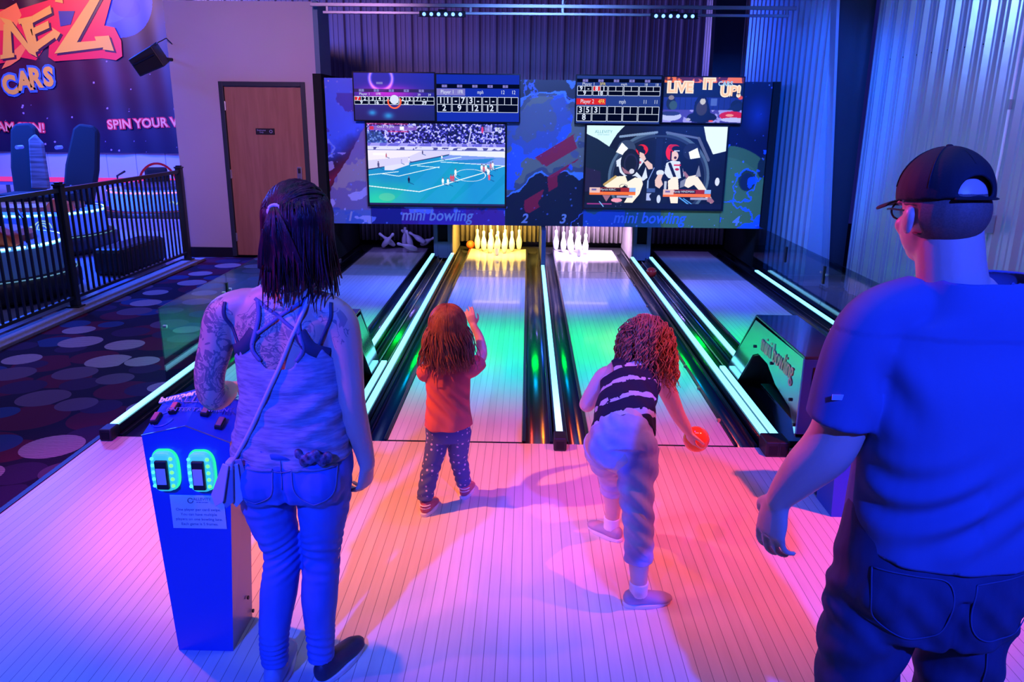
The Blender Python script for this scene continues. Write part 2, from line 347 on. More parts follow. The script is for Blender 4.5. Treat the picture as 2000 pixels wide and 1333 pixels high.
# ================================================================ SETTING
struct(MB().box(-15, 6.5, -4, 15.6, -0.30, -0.15).build('floor', M['matte']))
struct(MB().box(-4.46, -2.44, -3.5, 10.2, -0.15, -0.02).build('floor_carpet', M['carpet']))
struct(MB().box(-15, -4.46, -3.5, 15.3, -0.15, -0.01).build('floor_arena', M['arena']))
struct(MB().box(2.95, 3.7, -3.5, 15.2, -0.15, -0.02).box(-4.46, 2.95, 11.75, 15.2, -0.15, -0.02).build('floor_side', mat('side_floor', (0.05, 0.055, 0.08), 0.10, spec=.8)))
def rib_profile(a, b, pitch=0.305, depth=0.035, minor=True):
    pts = []; x = a
    while x < b:
        pts += [(x, 0), (x + .03, -depth), (x + .055, -depth), (x + .085, 0)]
        if minor: pts += [(x + .135, 0), (x + .143, -.008), (x + .162, -.008), (x + .17, 0), (x + .22, 0), (x + .228, -.008), (x + .247, -.008), (x + .255, 0)]
        x += pitch
    return pts
# back wall: ribs stand toward the camera (-Y)
bw = MB().sheet([(x, 15.1 + d) for x, d in rib_profile(-15, 4.0)], -0.15, 6.0, 'z').build('wall_back', M['ribdark'], solid=0.004); struct(bw)
rw = MB().sheet([(3.56 + d, y) for y, d in rib_profile(-3.0, 8.6, .272)], -0.15, 6.0, 'z').build('wall_right', M['ribsteel'], solid=0.004); struct(rw)
struct(MB().sheet([(3.16 + d, y) for y, d in rib_profile(8.86, 15.1, .20, .028, False)], -0.15, 6.0, 'z').build('wall_right_far', M['ribsteel'], solid=0.004))
struct(MB().box(3.16, 3.58, 8.84, 8.86, -.15, 6.0).build('wall_right_step', M['ribsteel']))
xs_ = []
x_ = -13.0
while x_ < -6.1: xs_ += [(x_, 0), (x_ + .012, .02), (x_ + .024, 0)]; x_ += .56
struct(MB().sheet([(x, 15.02 + d) for x, d in xs_], -.1, 1.2, 'z').build('wall_arena', mat('arena_panel', (.42, .46, .55), .35, .2), solid=.006))
tag(MB().box(-4.98, -4.62, 8.8, 9.9, -.01, .30).build('arena_barrier', M['black'], bevel=.05), 'black padded barrier inside the railing, along the near edge of the car arena', 'barrier')
# screw rows on the side wall: small heads on the ribs
for z0 in (2.38,):
    for i in range(14):
        y = 4.6 + i * 0.272
        o = MB().lathe([(0.006, 0), (0.006, .004), (.001, .006)], 8).build('screw', M['trim'], rw, T=Matrix.Translation((3.56 - 0.037, -3.0 + round((y + 3.0) / .272) * .272 + .043, z0)) @ Matrix.Rotation(-pi / 2, 4, 'Y'))
# tapered column of the steel frame, at the side wall
t = tag(empty('steel_column', (3.41, 8.72, -0.02)), 'dark tapered steel frame column with a pale flange, standing against the ribbed right wall', 'column')
MB().prism([(-.03, 0), (.145, 0), (.145, 5.5), (-.40, 5.5), (-.27, 3.0)], 0.06, 0.075).build('web', M['column'], t)
MB().prism([(-.05, 0), (-.03, 0), (-.27, 3.0), (-.40, 5.5), (-.43, 5.5), (-.30, 3.0)], -.05, .11).build('flange', M['flange'], t)
MB().prism([(-.07, 0), (.14, 0), (.14, .02), (-.07, .02)], -.08, .12).build('base_plate', M['column'], t)
t = tag(empty('steel_column', (2.93, 12.2, -0.02)), 'dark steel frame column in the far corner behind the right scoring screens', 'column')
MB().prism([(-.2, 0), (.18, 0), (.18, 6), (-.3, 6)], 0.06, 0.08).build('web', M['column'], t)
MB().prism([(-.22, 0), (-.2, 0), (-.3, 6), (-.32, 6)], -.06, .16).build('flange', M['column'], t)

# office wall with the door
X0, X1, YW, ZT = -4.46, -2.62, 10.2, 3.12
DX0, DX1, DZ = -3.865, -2.785, 2.19
wl = MB().box(X0, DX0, YW, YW + .12, -.02, ZT).box(DX1, X1, YW, YW + .12, -.02, ZT).box(DX0, DX1, YW, YW + .12, DZ, ZT).build('wall_left', M['drywall']); struct(wl)
struct(MB().box(X0, X0 + .12, YW + .12, 15.0, -.02, ZT).build('wall_left_side', M['drywall']))
struct(MB().box(X1 - .12, X1, YW + .12, 10.75, -.02, ZT).build('wall_left_return', M['drywall']))
struct(MB().box(X1 - .01, X1 + .05, 10.15, 10.2, 0, ZT).box(X1, X1 + .05, 10.2, 10.7, 0, ZT).build('trim_1', mat('teal_corner_trim', (0.10, 0.22, 0.32), .35)))
struct(MB().box(X0, DX0, YW - .02, YW, -.02, .11).build('baseboard_left', M['basetrim']))
struct(MB().box(DX1, X1, YW - .02, YW, -.02, .11).build('baseboard_left_short', M['basetrim']))
struct(MB().box(DX0, DX0 + .055, YW - .03, YW + .05, 0, DZ).box(DX1 - .055, DX1, YW - .03, YW + .05, 0, DZ).box(DX0 + .055, DX1 - .055, YW - .03, YW + .05, DZ - .055, DZ).build('trim_2', M['trim'], bevel=.004))
dr = tag(empty('door_1', (DX0 + .06, YW + .02, 0)), None); dr['kind'] = 'structure'
MB().box(0, DX1 - DX0 - .12, -.02, .03, .01, DZ - .065).build('door_leaf', M['door'], dr, bevel=.003)
for z in (.25, 1.06, 1.9):
    MB().box(-.012, .012, -.032, -.018, z - .05, z + .05).lathe([(.008, -.055), (.008, .055)], 8, (0, -.034, z)).build('hinge', M['chrome'], dr)
h = MB().box(.86, .92, -.05, -.02, 1.0, 1.16).build('door_lock', M['chrome'], dr, bevel=.008)
MB().box(.78, .90, -.075, -.06, .95, .975).box(.875, .895, -.075, -.02, .95, .975).build('lever', M['chrome'], h, bevel=.005)
MB().box(.872, .905, -.056, -.05, 1.08, 1.14).build('keypad', M['black'], h)
s = MB().box(.36, .60, -.032, -.02, 1.555, 1.63).build('door_sign', M['black'], dr, bevel=.004)
text('Employees\nOnly', .026, M['palegray'], s, (.435, -.0335, 1.594), ext=.0006)
MB().lathe([(.02, 0), (.02, .0015)], 16).build('symbol', M['palegray'], s, T=Matrix.Translation((.555, -.0325, 1.593)) @ Matrix.Rotation(pi / 2, 4, 'X'))
MB().lathe([(.013, 0), (.013, .002)], 16).build('symbol_centre', M['black'], s, T=Matrix.Translation((.555, -.0335, 1.593)) @ Matrix.Rotation(pi / 2, 4, 'X'))

# ================================================================ BANNER (hangs on the back wall of the arena)
bh, bwid = 330, 400; bx0, bx1, bz0, bz1 = -10.4, -6.1, 1.08, 4.5
f1 = fbm(bh, bwid, 5, 5, 3); f2 = fbm(bh, bwid, 4, 4, 11)
cv = Cv(bwid, bh, (0, 0, 0))
f1b = fbm(bh, bwid, 3, 5, 21)[..., None]
base = np.array([.16, .06, .20]) * (1 - f1[..., None]) * 1.2 + np.array([.40, .12, .34]) * f1[..., None]
down = np.clip((cv.Y - .62) / .38, 0, 1)[..., None]
cv.a = base * (1 - down) + np.array([.06, .06, .26]) * down
cv.a *= (0.75 + .5 * f1b) * np.array([.85, .62, .58])
for i in range(70):
    x, y = rng.rand(2); r = rng.choice([.0016, .0025, .004]); cv.ell(x, y, r, r * bwid / bh, (.75, .65, .85), .8)
# blue planet behind the letters
cv.ell(.70, .22, .155, .155 * bwid / bh, (.20, .30, .85)); cv.ell(.66, .19, .12, .12 * bwid / bh, (.30, .42, .95), .6); cv.ell(.74, .26, .06, .05, (.12, .2, .7), .5)
ban = empty('vinyl_banner', (0, 0, 0)); tag(ban, 'large purple space-themed vinyl banner with yellow letters on the back wall of the car arena', 'banner')
picture('banner_sheet', bx0, bx1, 14.95, bz0, bz1, cv.a, vcol_mat('banner_vinyl', 0, .42), ban, bend=lambda X, Z: .012 * np.sin(X * 5.1 + 1) + .008 * np.sin(X * 11 + Z))
RED = mat('banner_red', (.75, .02, .05), .4); YEL = mat('banner_yellow', (.80, .42, .06), .4); ORG = mat('banner_orange', (.9, .22, .06), .4)
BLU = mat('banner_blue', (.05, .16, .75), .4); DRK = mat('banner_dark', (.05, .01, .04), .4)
def flat(name, pts, y, m, parent, th=.004): return MB().prism(pts, y - th, y, 'y').build(name, m, parent)
def px15(u, v, yb=14.95):     # banner drawing grid to metres on the banner plane
    d = cam.matrix_world.to_3x3() @ Vector(((u - 1000) / 1532., -(v - 666.5) / 1532., -1.)); k = yb / d.y
    return (d.x * k, 1.8 + d.z * k)
def grow(pts, d):     # outward offset of a polygon
    n = len(pts); A = sum(pts[i][0] * pts[(i + 1) % n][1] - pts[(i + 1) % n][0] * pts[i][1] for i in range(n)); sg = 1 if A > 0 else -1; out = []
    for i in range(n):
        p0, p, p1 = Vector(pts[i - 1]), Vector(pts[i]), Vector(pts[(i + 1) % n])
        e0 = (p - p0).normalized(); e1 = (p1 - p).normalized(); n0 = Vector((e0.y, -e0.x)) * sg; n1 = Vector((e1.y, -e1.x)) * sg
        k = (n0 + n1); k = k / max(.45, k.dot(n0)); out.append(tuple(p + k * d))
    return out
ZL = [(176, -60), (235, -70), (153, 83), (190, 80), (187, 72), (215, 70), (225, 100), (203, 97), (204, 93), (109, 105), (190, -18), (150, -14), (152, -30)]
NL = [(8, 110), (24, 108), (22, 62), (70, 110), (62, 40), (67, 39), (66, 33), (36, 40), (38, 47), (46, 46), (52, 82), (4, 40), (-6, 42), (-8, 50), (6, 54), (11, 104)]
EL = [(50, 40), (101, 12), (103, 26), (97, 27), (96, 22), (64, 37), (68, 54), (94, 42), (98, 41), (98, 56), (92, 54), (70, 65), (74, 84), (111, 65), (108, 58), (120, 66), (114, 80), (112, 75), (66, 100)]
OL = [(-60, 40), (-20, 36), (-4, 70), (-8, 100), (-40, 112), (-66, 90)]
LBG = [(240, -80), (205, 50), (225, 54), (238, 80), (240, 110), (228, 118), (200, 114), (108, 120), (96, 112), (98, 80), (72, 118), (40, 112), (24, 120), (-80, 140), (-90, 20), (40, 18), (104, -2), (130, -60)]
TAIL = [(5, 135), (20, 108), (44, 86), (52, 96), (40, 116), (22, 128)]
SPIKE = [(-10, 30), (34, 6), (44, 30), (30, 60), (-6, 60)]
flat('spike', [px15(*p) for p in SPIKE], 14.925, ORG, ban)
flat('tail', [px15(*p) for p in TAIL], 14.925, ORG, ban)
flat('letter_outline', [px15(*p) for p in LBG], 14.93, RED, ban)
NS = [[(8, 112), (27, 108), (23, 46), (10, 48)], [(2, 34), (24, 40), (76, 112), (60, 104)], [(43, 42), (62, 39), (74, 112), (62, 100)], [(38, 38), (66, 32), (67, 42), (40, 48)], [(4, 108), (30, 104), (31, 112), (4, 116)]]
ES = [[(50, 42), (64, 34), (78, 100), (64, 106)], [(48, 42), (101, 11), (104, 26), (54, 52)], [(62, 58), (97, 41), (99, 55), (66, 70)], [(68, 104), (66, 88), (106, 60), (104, 54), (121, 65), (113, 79), (110, 74)]]
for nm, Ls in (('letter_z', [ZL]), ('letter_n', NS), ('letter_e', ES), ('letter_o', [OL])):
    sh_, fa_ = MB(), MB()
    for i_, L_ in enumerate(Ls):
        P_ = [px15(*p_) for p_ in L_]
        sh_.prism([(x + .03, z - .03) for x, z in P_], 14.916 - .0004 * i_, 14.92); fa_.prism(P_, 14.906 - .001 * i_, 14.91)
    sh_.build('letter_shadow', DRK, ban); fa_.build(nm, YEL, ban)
flat('star_patch', [px15(*p) for p in [(116, 22), (148, 22), (140, 48), (120, 52)]], 14.92, mat('banner_navy', (.04, .04, .2), .4), ban)
flat('apostrophe', [px15(*p) for p in [(112, -4), (124, -6), (126, 7), (110, 4)]], 14.91, YEL, ban)
for ch, px_, py_, rr in (('C', 22, 168, .12), ('A', 50, 160, .06), ('R', 71, 154, -.02), ('S', 97, 152, -.08)):
    x, z = px15(px_, py_)
    a = text(ch, .46, BLU, ban, (x, 14.925, z), rot=(pi / 2, -rr, 0), ext=.002, off=.055, sx=.85)
    text(ch, .44, YEL, ban, (x, 14.91, z), rot=(pi / 2, -rr, 0), ext=.002, off=.022, sx=.85)
for s_, px_, py_, rr in (('WHAM SPIN!', 22, 249, -.02), ('SPIN YOUR WAY', 300, 241, .05)):
    x, z = px15(px_, py_)
    text(s_, .225, RED, ban, (x, 14.93, z), rot=(pi / 2, -rr, 0), off=.02, sx=1.0)
    text(s_, .225, mat('banner_peach', (.95, .35, .2), .4), ban, (x, 14.92, z), rot=(pi / 2, -rr, 0), off=.004, sx=1.0)

# arena rear barrier with its magenta LED line
t = tag(empty('arena_barrier', (-10.0, 14.6, 0)), 'low blue barrier with a magenta light line at the far side of the car arena', 'barrier')
MB().box(-4, 5.4, -.05, .05, 0, .22).box(-4, 5.4, -.03, .03, .50, .56).build('rail', mat('barrier_blue', (.10, .16, .35), .3), t)
MB().box(-4, 5.4, -.06, -.045, .62, .632).box(-4, 5.4, -.04, .0, .56, .645).build('led_line', emit('magenta_line', (.9, .05, .45), .9), t)
for i in range(16):
    MB().box(-4 + i * .62, -3.96 + i * .62, -.03, .03, .22, .5).build('stanchion', M['trim'], t)
t = tag(MB().box(-15, -4.6, 12.45, 12.58, -.01, .16).build('bumper_kerb', mat('kerb_lilac', (.45, .3, .55), .4)), 'pale lilac raised kerb crossing the far end of the car arena', 'kerb')

# ================================================================ FENCE
t = tag(empty('railing_fence', (-4.3, 9.79, 0)), 'black steel railing with vertical balusters between the carpet and the car arena', 'fence')
L = 9.0
MB().box(-.02, .02, -L, 0, 1.09, 1.13).build('top_rail', M['fence'], t, bevel=.004)
MB().box(-.02, .02, -L, 0, .09, .12).build('bottom_rail', M['fence'], t, bevel=.004)
for y in (0, -2.57, -5.14, -7.7):
    p = MB().box(-.036, .036, y - .036, y + .036, .012, 1.15).build('post', M['fence'], t, bevel=.004)
    MB().box(-.045, .045, y - .045, y + .045, 1.15, 1.17).box(-.03, .03, y - .03, y + .03, 1.17, 1.185).build('post_cap', M['fence'], p, bevel=.006)
    MB().box(-.06, .06, y - .06, y + .06, .012, .026).build('foot_plate', M['fence'], p)
bal = MB().box(-.009, .009, -.009, .009, .12, 1.09).build('baluster', M['fence'], t)
first = True
for i in range(1, 90):
    y = -i * .1008
    if min(abs(y - q) for q in (0, -2.57, -5.14, -7.7)) < .05 or y < -L: continue
    o = bal if first else bal.copy()
    if not first: C.objects.link(o); o.parent = t
    o.location = (0, y, 0); first = False
tag(MB().box(-4.36, -4.14, .5, 9.95, -.02, .012).build('fence_kerb', M['curb'], bevel=.006), 'brown concrete kerb strip under the black railing', 'kerb')

# ================================================================ SPIN CARS
def spin_car(loc, rz, label, seats=True, led=(.25, .6, 1.0), orange=True):
    c = empty('spin_car', loc, rz); tag(c, label, 'bumper car', 'round bumper cars in the arena')
    MB().lathe([(.60, .0), (.86, .02), (.92, .08), (.92, .20), (.86, .25), (.70, .26)], 40).build('bumper_ring', M['black'], c, smooth=True)
    b = MB().lathe([(.70, .22), (.80, .25), (.80, .52), (.76, .56), (.0, .58)], 48).build('body', mat('car_body', (.25, .55, .8), .25), c, smooth=False)
    # swirl mark and lettering on the side
    for k in range(3):
        r = .035 + .03 * k
        MB().tube([((.802) * cos(-1.1 + q * 1.0), (.802) * sin(-1.1 + q * 1.0), .38 + z) for q, z in [(r * cos(a) / .8, r * sin(a)) for a in np.linspace(0, 5.2, 18)]], .007, 6).build('ring_mark', emit('car_mark', (.5, .9, 1.0), .7), c)
    MB().tube([(.804 * cos(-1.45 + .22 * u), .804 * sin(-1.45 + .22 * u), .38 + .03 * sin(u * 9)) for u in np.linspace(0, 1, 12)], .009, 6).build('swoosh_mark', emit('car_mark', (.5, .9, 1.0), .7), c)
    for k in range(36):
        a0 = 2 * pi * k / 36; a1 = a0 + 2 * pi / 36 * .74
        MB().tube([(.795 * cos(a0 + (a1 - a0) * q / 3), .795 * sin(a0 + (a1 - a0) * q / 3), .545) for q in range(4)], .011, 6).build('led_segment', emit('car_led', led, 5.0), c)
    MB().tube([(.885 * cos(2 * pi * q / 48), .885 * sin(2 * pi * q / 48), .245) for q in range(49)], .006, 6).build('lower_light_ring', emit('car_led_dim', led, .45), c)
    MB().lathe([(.55, .56), (.55, .62), (.45, .66), (0, .66)], 32).build('cockpit_floor', mat('car_cockpit', (.5, .09, .02) if orange else (.05, .06, .1), .4), c)
    if seats:
        for sx in (-.24, .26):
            s = MB().prism([(-.20, .60), (.20, .60), (.22, 1.1), (.17, 1.62), (.10, 1.70), (-.10, 1.70), (-.17, 1.62), (-.22, 1.1)], -.06, .06).build('seat_back', M['matte'], c, bevel=.04,
                T=Matrix.Translation((sx, .25, 0)) @ Matrix.Rotation(radians(8 if sx > 0 else -4), 4, 'Y') @ Matrix.Rotation(radians(-14), 4, 'X'))
            MB().box(sx - .2, sx + .2, -.2, .25, .6, .76).build('seat', M['matte'], c, bevel=.04)
            MB().lathe([(.025, -.07), (.025, .07)], 10).build('badge', M['palegray'], s, T=Matrix.Translation((sx + .08, .06, 1.35)) @ Matrix.Rotation(pi / 2, 4, 'X'))
        MB().prism([(-.12, .8), (.12, .8), (.12, 1.4), (.03, 1.52), (-.06, 1.45)], .1, .16).build('padded_divider', mat('striped_pad', (.30, .32, .36), .7, noise=(9, (.12, .12, .14), 2, (.3, .3, 3))), c, bevel=.02)
    else:
        MB().tube([(.30 * cos(a), -.1, .60 + .38 * sin(a)) for a in np.linspace(0, pi, 20)], .02, 8).build('roll_bar', emit('red_neon', (.7, .03, .22), .25), c)
        MB().box(-.18, .18, .1, .28, .6, .90).build('seat_back', M['matte'], c, bevel=.04)
    for sx in (-.62, .62):
        MB().tube([(sx, -.25, .56), (sx, -.25, .80), (sx * .8, -.1, .86)], .018, 8).build('joystick', M['black'], c)
    if orange:
        orm = mat('car_orange', (.9, .10, .02), .4)
        MB().prism([(-.62, .56), (-.30, .56), (-.34, .66), (-.44, .72), (-.58, .66)], -.5, -.3).build('side_bolster', orm, c, bevel=.02)
        MB().prism([(.30, .56), (.62, .56), (.58, .66), (.42, .74), (.34, .66)], -.5, -.3).build('side_bolster', orm, c, bevel=.02)
    return c
spin_car((-5.56, 7.75, 0), .15, 'nearest round bumper car, pale blue with glowing rim, cut by the left frame edge', seats=False)
spin_car((-6.56, 10.5, 0), .1, 'round bumper car with two tall black seats and an orange cockpit')
spin_car((-6.35, 13.58, 0), .5, 'farthest bumper car with magenta neon roll bar, near the arena back wall', seats=False, led=(.5, .1, .6), orange=False)

# ================================================================ LOUDSPEAKER
t = tag(empty('loudspeaker', (-4.62, 10.0, 2.42)), 'black loudspeaker tilted down beside the top of the office wall, in front of the banner', 'loudspeaker')
Tm = Matrix.Rotation(radians(-25), 4, 'Y') @ Matrix.Rotation(radians(18), 4, 'X')
MB().prism([(-.17, -.11), (.17, -.13), (.17, .13), (-.17, .11)], -.12, .13).build('cabinet', M['black'], t, bevel=.012, T=Tm)
MB().prism([(-.15, -.09), (.15, -.11), (.15, .02), (-.15, .02)], -.13, -.12).build('grille', M['matte'], t, T=Tm)
MB().prism([(-.15, .03), (.15, .03), (.15, .05), (-.15, .05)], -.15, -.12).build('front_lip', M['blackgloss'], t, bevel=.004, T=Tm)
MB().box(-.02, .02, -.126, -.12, -.08, -.05).build('badge', M['palegray'], t, T=Tm)
MB().tube([(.08, 0, .1), (.12, .02, .2), (.2, .1, .26), (.22, .2, .2)], .006, 6).tube([(.1, .05, 0), (.17, .12, .02), (.2, .2, .02)], .02, 8).build('bracket', M['black'], t)

# ================================================================ APPROACH AND LANES
tag(MB().box(-2.43, 2.93, -3.0, 4.165, -.15, 0).build('bowling_approach', M['approach'], bevel=.003), 'wide pale wooden approach deck of thin boards on which everybody stands', 'approach deck')
tag(MB().box(-2.46, -2.43, -3.0, 4.165, -.15, .004).build('edge_moulding', M['black']), 'thin black edging between the carpet and the pale approach deck', 'edging')
LN = [(-2.18, -1.39, 'leftmost lane, bowling bed beyond the tattooed woman, with fallen pins at its dark end'),
      (-.785, -.01, 'second lane from the left, pale bed with the yellow-lit pins'),
      (.385, 1.205, 'third lane from the left, pale bed with the white-lit pins'),
      (1.79, 2.56, 'rightmost lane, pale bed passing behind the mirrored ball-return hood')]
for x0, x1, lb in LN:
    t = tag(empty('bowling_lane', ((x0 + x1) / 2, 4.18, 0)), lb, 'bowling lane', 'the four bowling lanes'); hw = (x1 - x0) / 2
    MB().box(-hw, hw, 0, 4.82, -.10, 0).build('lane_bed', M['lane'], t, bevel=.002)
    MB().box(-hw, hw, 4.82, 6.87, -.10, -.001).build('pin_deck', M['lane_far'], t, bevel=.002)
    MB().box(-hw, hw, 5.2, 5.21, -.001, .0005).build('deck_seam', M['chrome'], t)
    MB().box(-hw - .004, hw + .004, -.013, -.001, -.1, .0012).build('foul_line', M['black'], t)
def gutter(x0, x1, y0, y1, lb):
    n = 14; r = (x1 - x0) / 2; c = (x0 + x1) / 2
    pts = [(-r, 0)] + [(-r * .93 * cos(pi * k / n), -.062 * sin(pi * k / n) - .004) for k in range(n + 1)] + [(r, 0)]
    t = tag(empty('gutter', (c, y0, 0)), lb, 'gutter', 'black lane gutters')
    MB().sheet(pts, 0, y1 - y0, 'y').build('channel', M['gutter'], t, smooth=True, solid=.004)
    for s in (-1, 1):
        MB().box(s * r - .010, s * r + .010, 0, y1 - y0, -.02, .008).build('lip', M['blackgloss'], t, bevel=.003)
G = [(-2.338, -2.192, 'at the outer left side of the leftmost lane'), (-1.378, -1.267, 'on the right side of the leftmost lane'),
     (-.927, -.797, 'on the left side of the yellow-lit lane'), (.001, .160, 'on the right side of the yellow-lit lane'),
     (.246, .373, 'on the left side of the white-lit lane'), (1.217, 1.329, 'on the right side of the white-lit lane'),
     (1.657, 1.778, 'on the left side of the rightmost lane'), (2.572, 2.707, 'at the outer right side of the rightmost lane')]
for x0, x1, lb in G: gutter(x0, x1, 4.18, 11.0, 'glossy black gutter ' + lb)
# small sensors along the inner gutter edge of lane three
for i, y in enumerate((4.55, 5.15, 5.65, 6.15, 7.6, 8.6)):
    tag(MB().box(1.196, 1.212, y - .012, y + .012, 0.0, .018).build('gutter_clip', mat('clip_orange', (.8, .25, .1), .4) if i == 0 else bpy.data.materials['clip_orange']), 'small orange clip on the gutter edge right of the white-lit lane', 'clip', 'orange clips along the gutter edge')
# light strips on their black carrier rails
def led_line(pts, lb, cap=None, group='glowing light strips along the lanes'):
    t = tag(empty('light_strip', (pts[0][0], pts[0][1], 0)), lb, 'light strip', group)
    o0 = Vector((pts[0][0], pts[0][1], 0)); P = [Vector((x, y, 0)) - o0 for x, y in pts]
    def run(w_, z0, z1):
        b = MB()
        for a, c in zip(P[:-1], P[1:]):
            n_ = Vector(((c - a).y, -(c - a).x, 0)).normalized() * w_
            b.add([a - n_ + Vector((0, 0, z0)), a + n_ + Vector((0, 0, z0)), c + n_ + Vector((0, 0, z0)), c - n_ + Vector((0, 0, z0)),
                   a - n_ + Vector((0, 0, z1)), a + n_ + Vector((0, 0, z1)), c + n_ + Vector((0, 0, z1)), c - n_ + Vector((0, 0, z1))],
                  [(0, 1, 2, 3), (4, 7, 6, 5), (0, 4, 5, 1), (1, 5, 6, 2), (2, 6, 7, 3), (3, 7, 4, 0)])
        return b
    run(.029, -.1, .058).build('carrier', M['blackgloss'], t)
    run(.019, .058, .070).build('diffuser', M['ledstrip'], t)
    if cap:
        cw, cl, ch = cap
        MB().box(-cw, cw, -cl, 0, -.0, ch).build('end_cap', M['black'], t, bevel=.008)
        MB().box(-cw * .6, cw * .6, -cl - .002, -cl + .01, .012, ch * .72).build('end_cap_socket', M['matte'], t)
led_line([(.205, 4.17), (.20, 9.44)], 'light strip on the divider between the yellow-lit and white-lit lanes', (.036, .11, .08))
led_line([(-.968, 4.2), (-.975, 10.24)], 'light strip left of the yellow-lit lane', (.04, .12, .08))
led_line([(1.380, 4.17), (1.370, 10.11)], 'light strip right of the white-lit lane', (.04, .14, .09))
led_line([(-1.205, 5.62), (-1.225, 10.18)], 'light strip between the leftmost lane and its ball return, beyond the left hood')
led_line([(1.612, 5.60), (1.615, 10.13)], 'light strip between the ball return and the rightmost lane, beyond the right hood')
led_line([(-1.028, 4.2), (-1.033, 5.48)], 'short near light strip beside the left ball-return hood', (.03, .12, .08))
led_line([(1.440, 4.17), (1.440, 5.48)], 'short near light strip beside the right ball-return hood', (.03, .14, .09))
led_line([(-2.378, 4.19), (-2.372, 9.3)], 'light strip along the left edge of all lanes beside the carpet', (.035, .10, .07))
led_line([(2.748, 4.19), (2.748, 9.3)], 'light strip along the right edge of all lanes under the clear panel', (.035, .10, .07))
# ball-return tracks between the paired lanes
for x0, x1, s in ((-1.168, -1.012, 'left'), (1.414, 1.577, 'right')):
    t = tag(empty('ball_return_track', ((x0 + x1) / 2, 5.5, 0)), 'dark ball-return trough between the two %s lanes' % s, 'ball track'); r = (x1 - x0) / 2
    MB().sheet([(-r, .02)] + [(-r * cos(pi * k / 10), -.05 * sin(pi * k / 10)) for k in range(11)] + [(r, .02)], 0, 5.3, 'y').build('trough', M['gutter'], t, smooth=True, solid=.004)
    for q in (-.035, .035): MB().tube([(q, 0, -.03), (q, 5.2, -.03)], .006, 8).build('guide_rod', M['chrome'], t)
tag(MB().lathe([(.062 * sin(a), -.062 * cos(a)) for a in np.linspace(.001, pi - .001, 20)], 28, (1.492, 9.25, .035)).build('bowling_ball', M['ball'], smooth=True), 'red ball rolling in the ball-return trough left of the rightmost lane', 'ball')
# side decks of the near ball return
for s, sd in ((-1, 'left'), (1, 'right')):
    a, b_ = (1.472, 1.63) if s > 0 else (-1.23, -1.064)
    tag(MB().box(a, b_, 4.18, 5.55, -.12, .035).build('return_deck', M['blackgloss'], bevel=.004), 'flat dark deck under the %s mirrored ball-return hood' % sd, 'deck')
tag(MB().box(1.46, 1.92, 3.58, 4.02, 0.0, .05).build('plinth', mat('navy_base', (.03, .035, .12), .3), bevel=.006), 'low navy base plate running from the right light strip to the right kiosk', 'base')
# outer clear panels
def panel(x, ys, lb, s):
    t = tag(empty('clear_panel', (x, ys[0], 0)), lb, 'clear panel')
    for a, c in zip(ys[:-1], ys[1:]):
        MB().box(-.004, .004, a - ys[0] + .004, c - ys[0] - .004, -.01, .545).build('pane', M['glass'], t)
    MB().box(-.014, .014, 0, ys[-1] - ys[0], -.12, .02).build('shoe', M['black'], t)
    for y in ys[1:-1]: MB().box(-.012, .012, y - ys[0] - .014, y - ys[0] + .014, .30, .47).build('bracket', M['black'], t, bevel=.003)
    for y in (ys[0] + .07, ys[1] - .07, ys[1] + .07):
        MB().lathe([(.012, -.012), (.012, .012)], 12).build('bolt', M['chrome'], t, T=Matrix.Translation((0, y - ys[0], .40)) @ Matrix.Rotation(pi / 2, 4, 'Y'))
panel(-2.46, (5.06, 6.27, 8.0, 9.75), 'clear acrylic side panel between the carpet and the leftmost lane', -1)
panel(2.83, (5.06, 7.4, 8.55, 9.75), 'clear acrylic side panel along the outer edge of the rightmost lane', 1)
tag(MB().box(2.86, 2.93, 4.2, 9.7, -.15, .03).build('side_ledge', M['black']), 'black ledge behind the right clear panel', 'ledge')

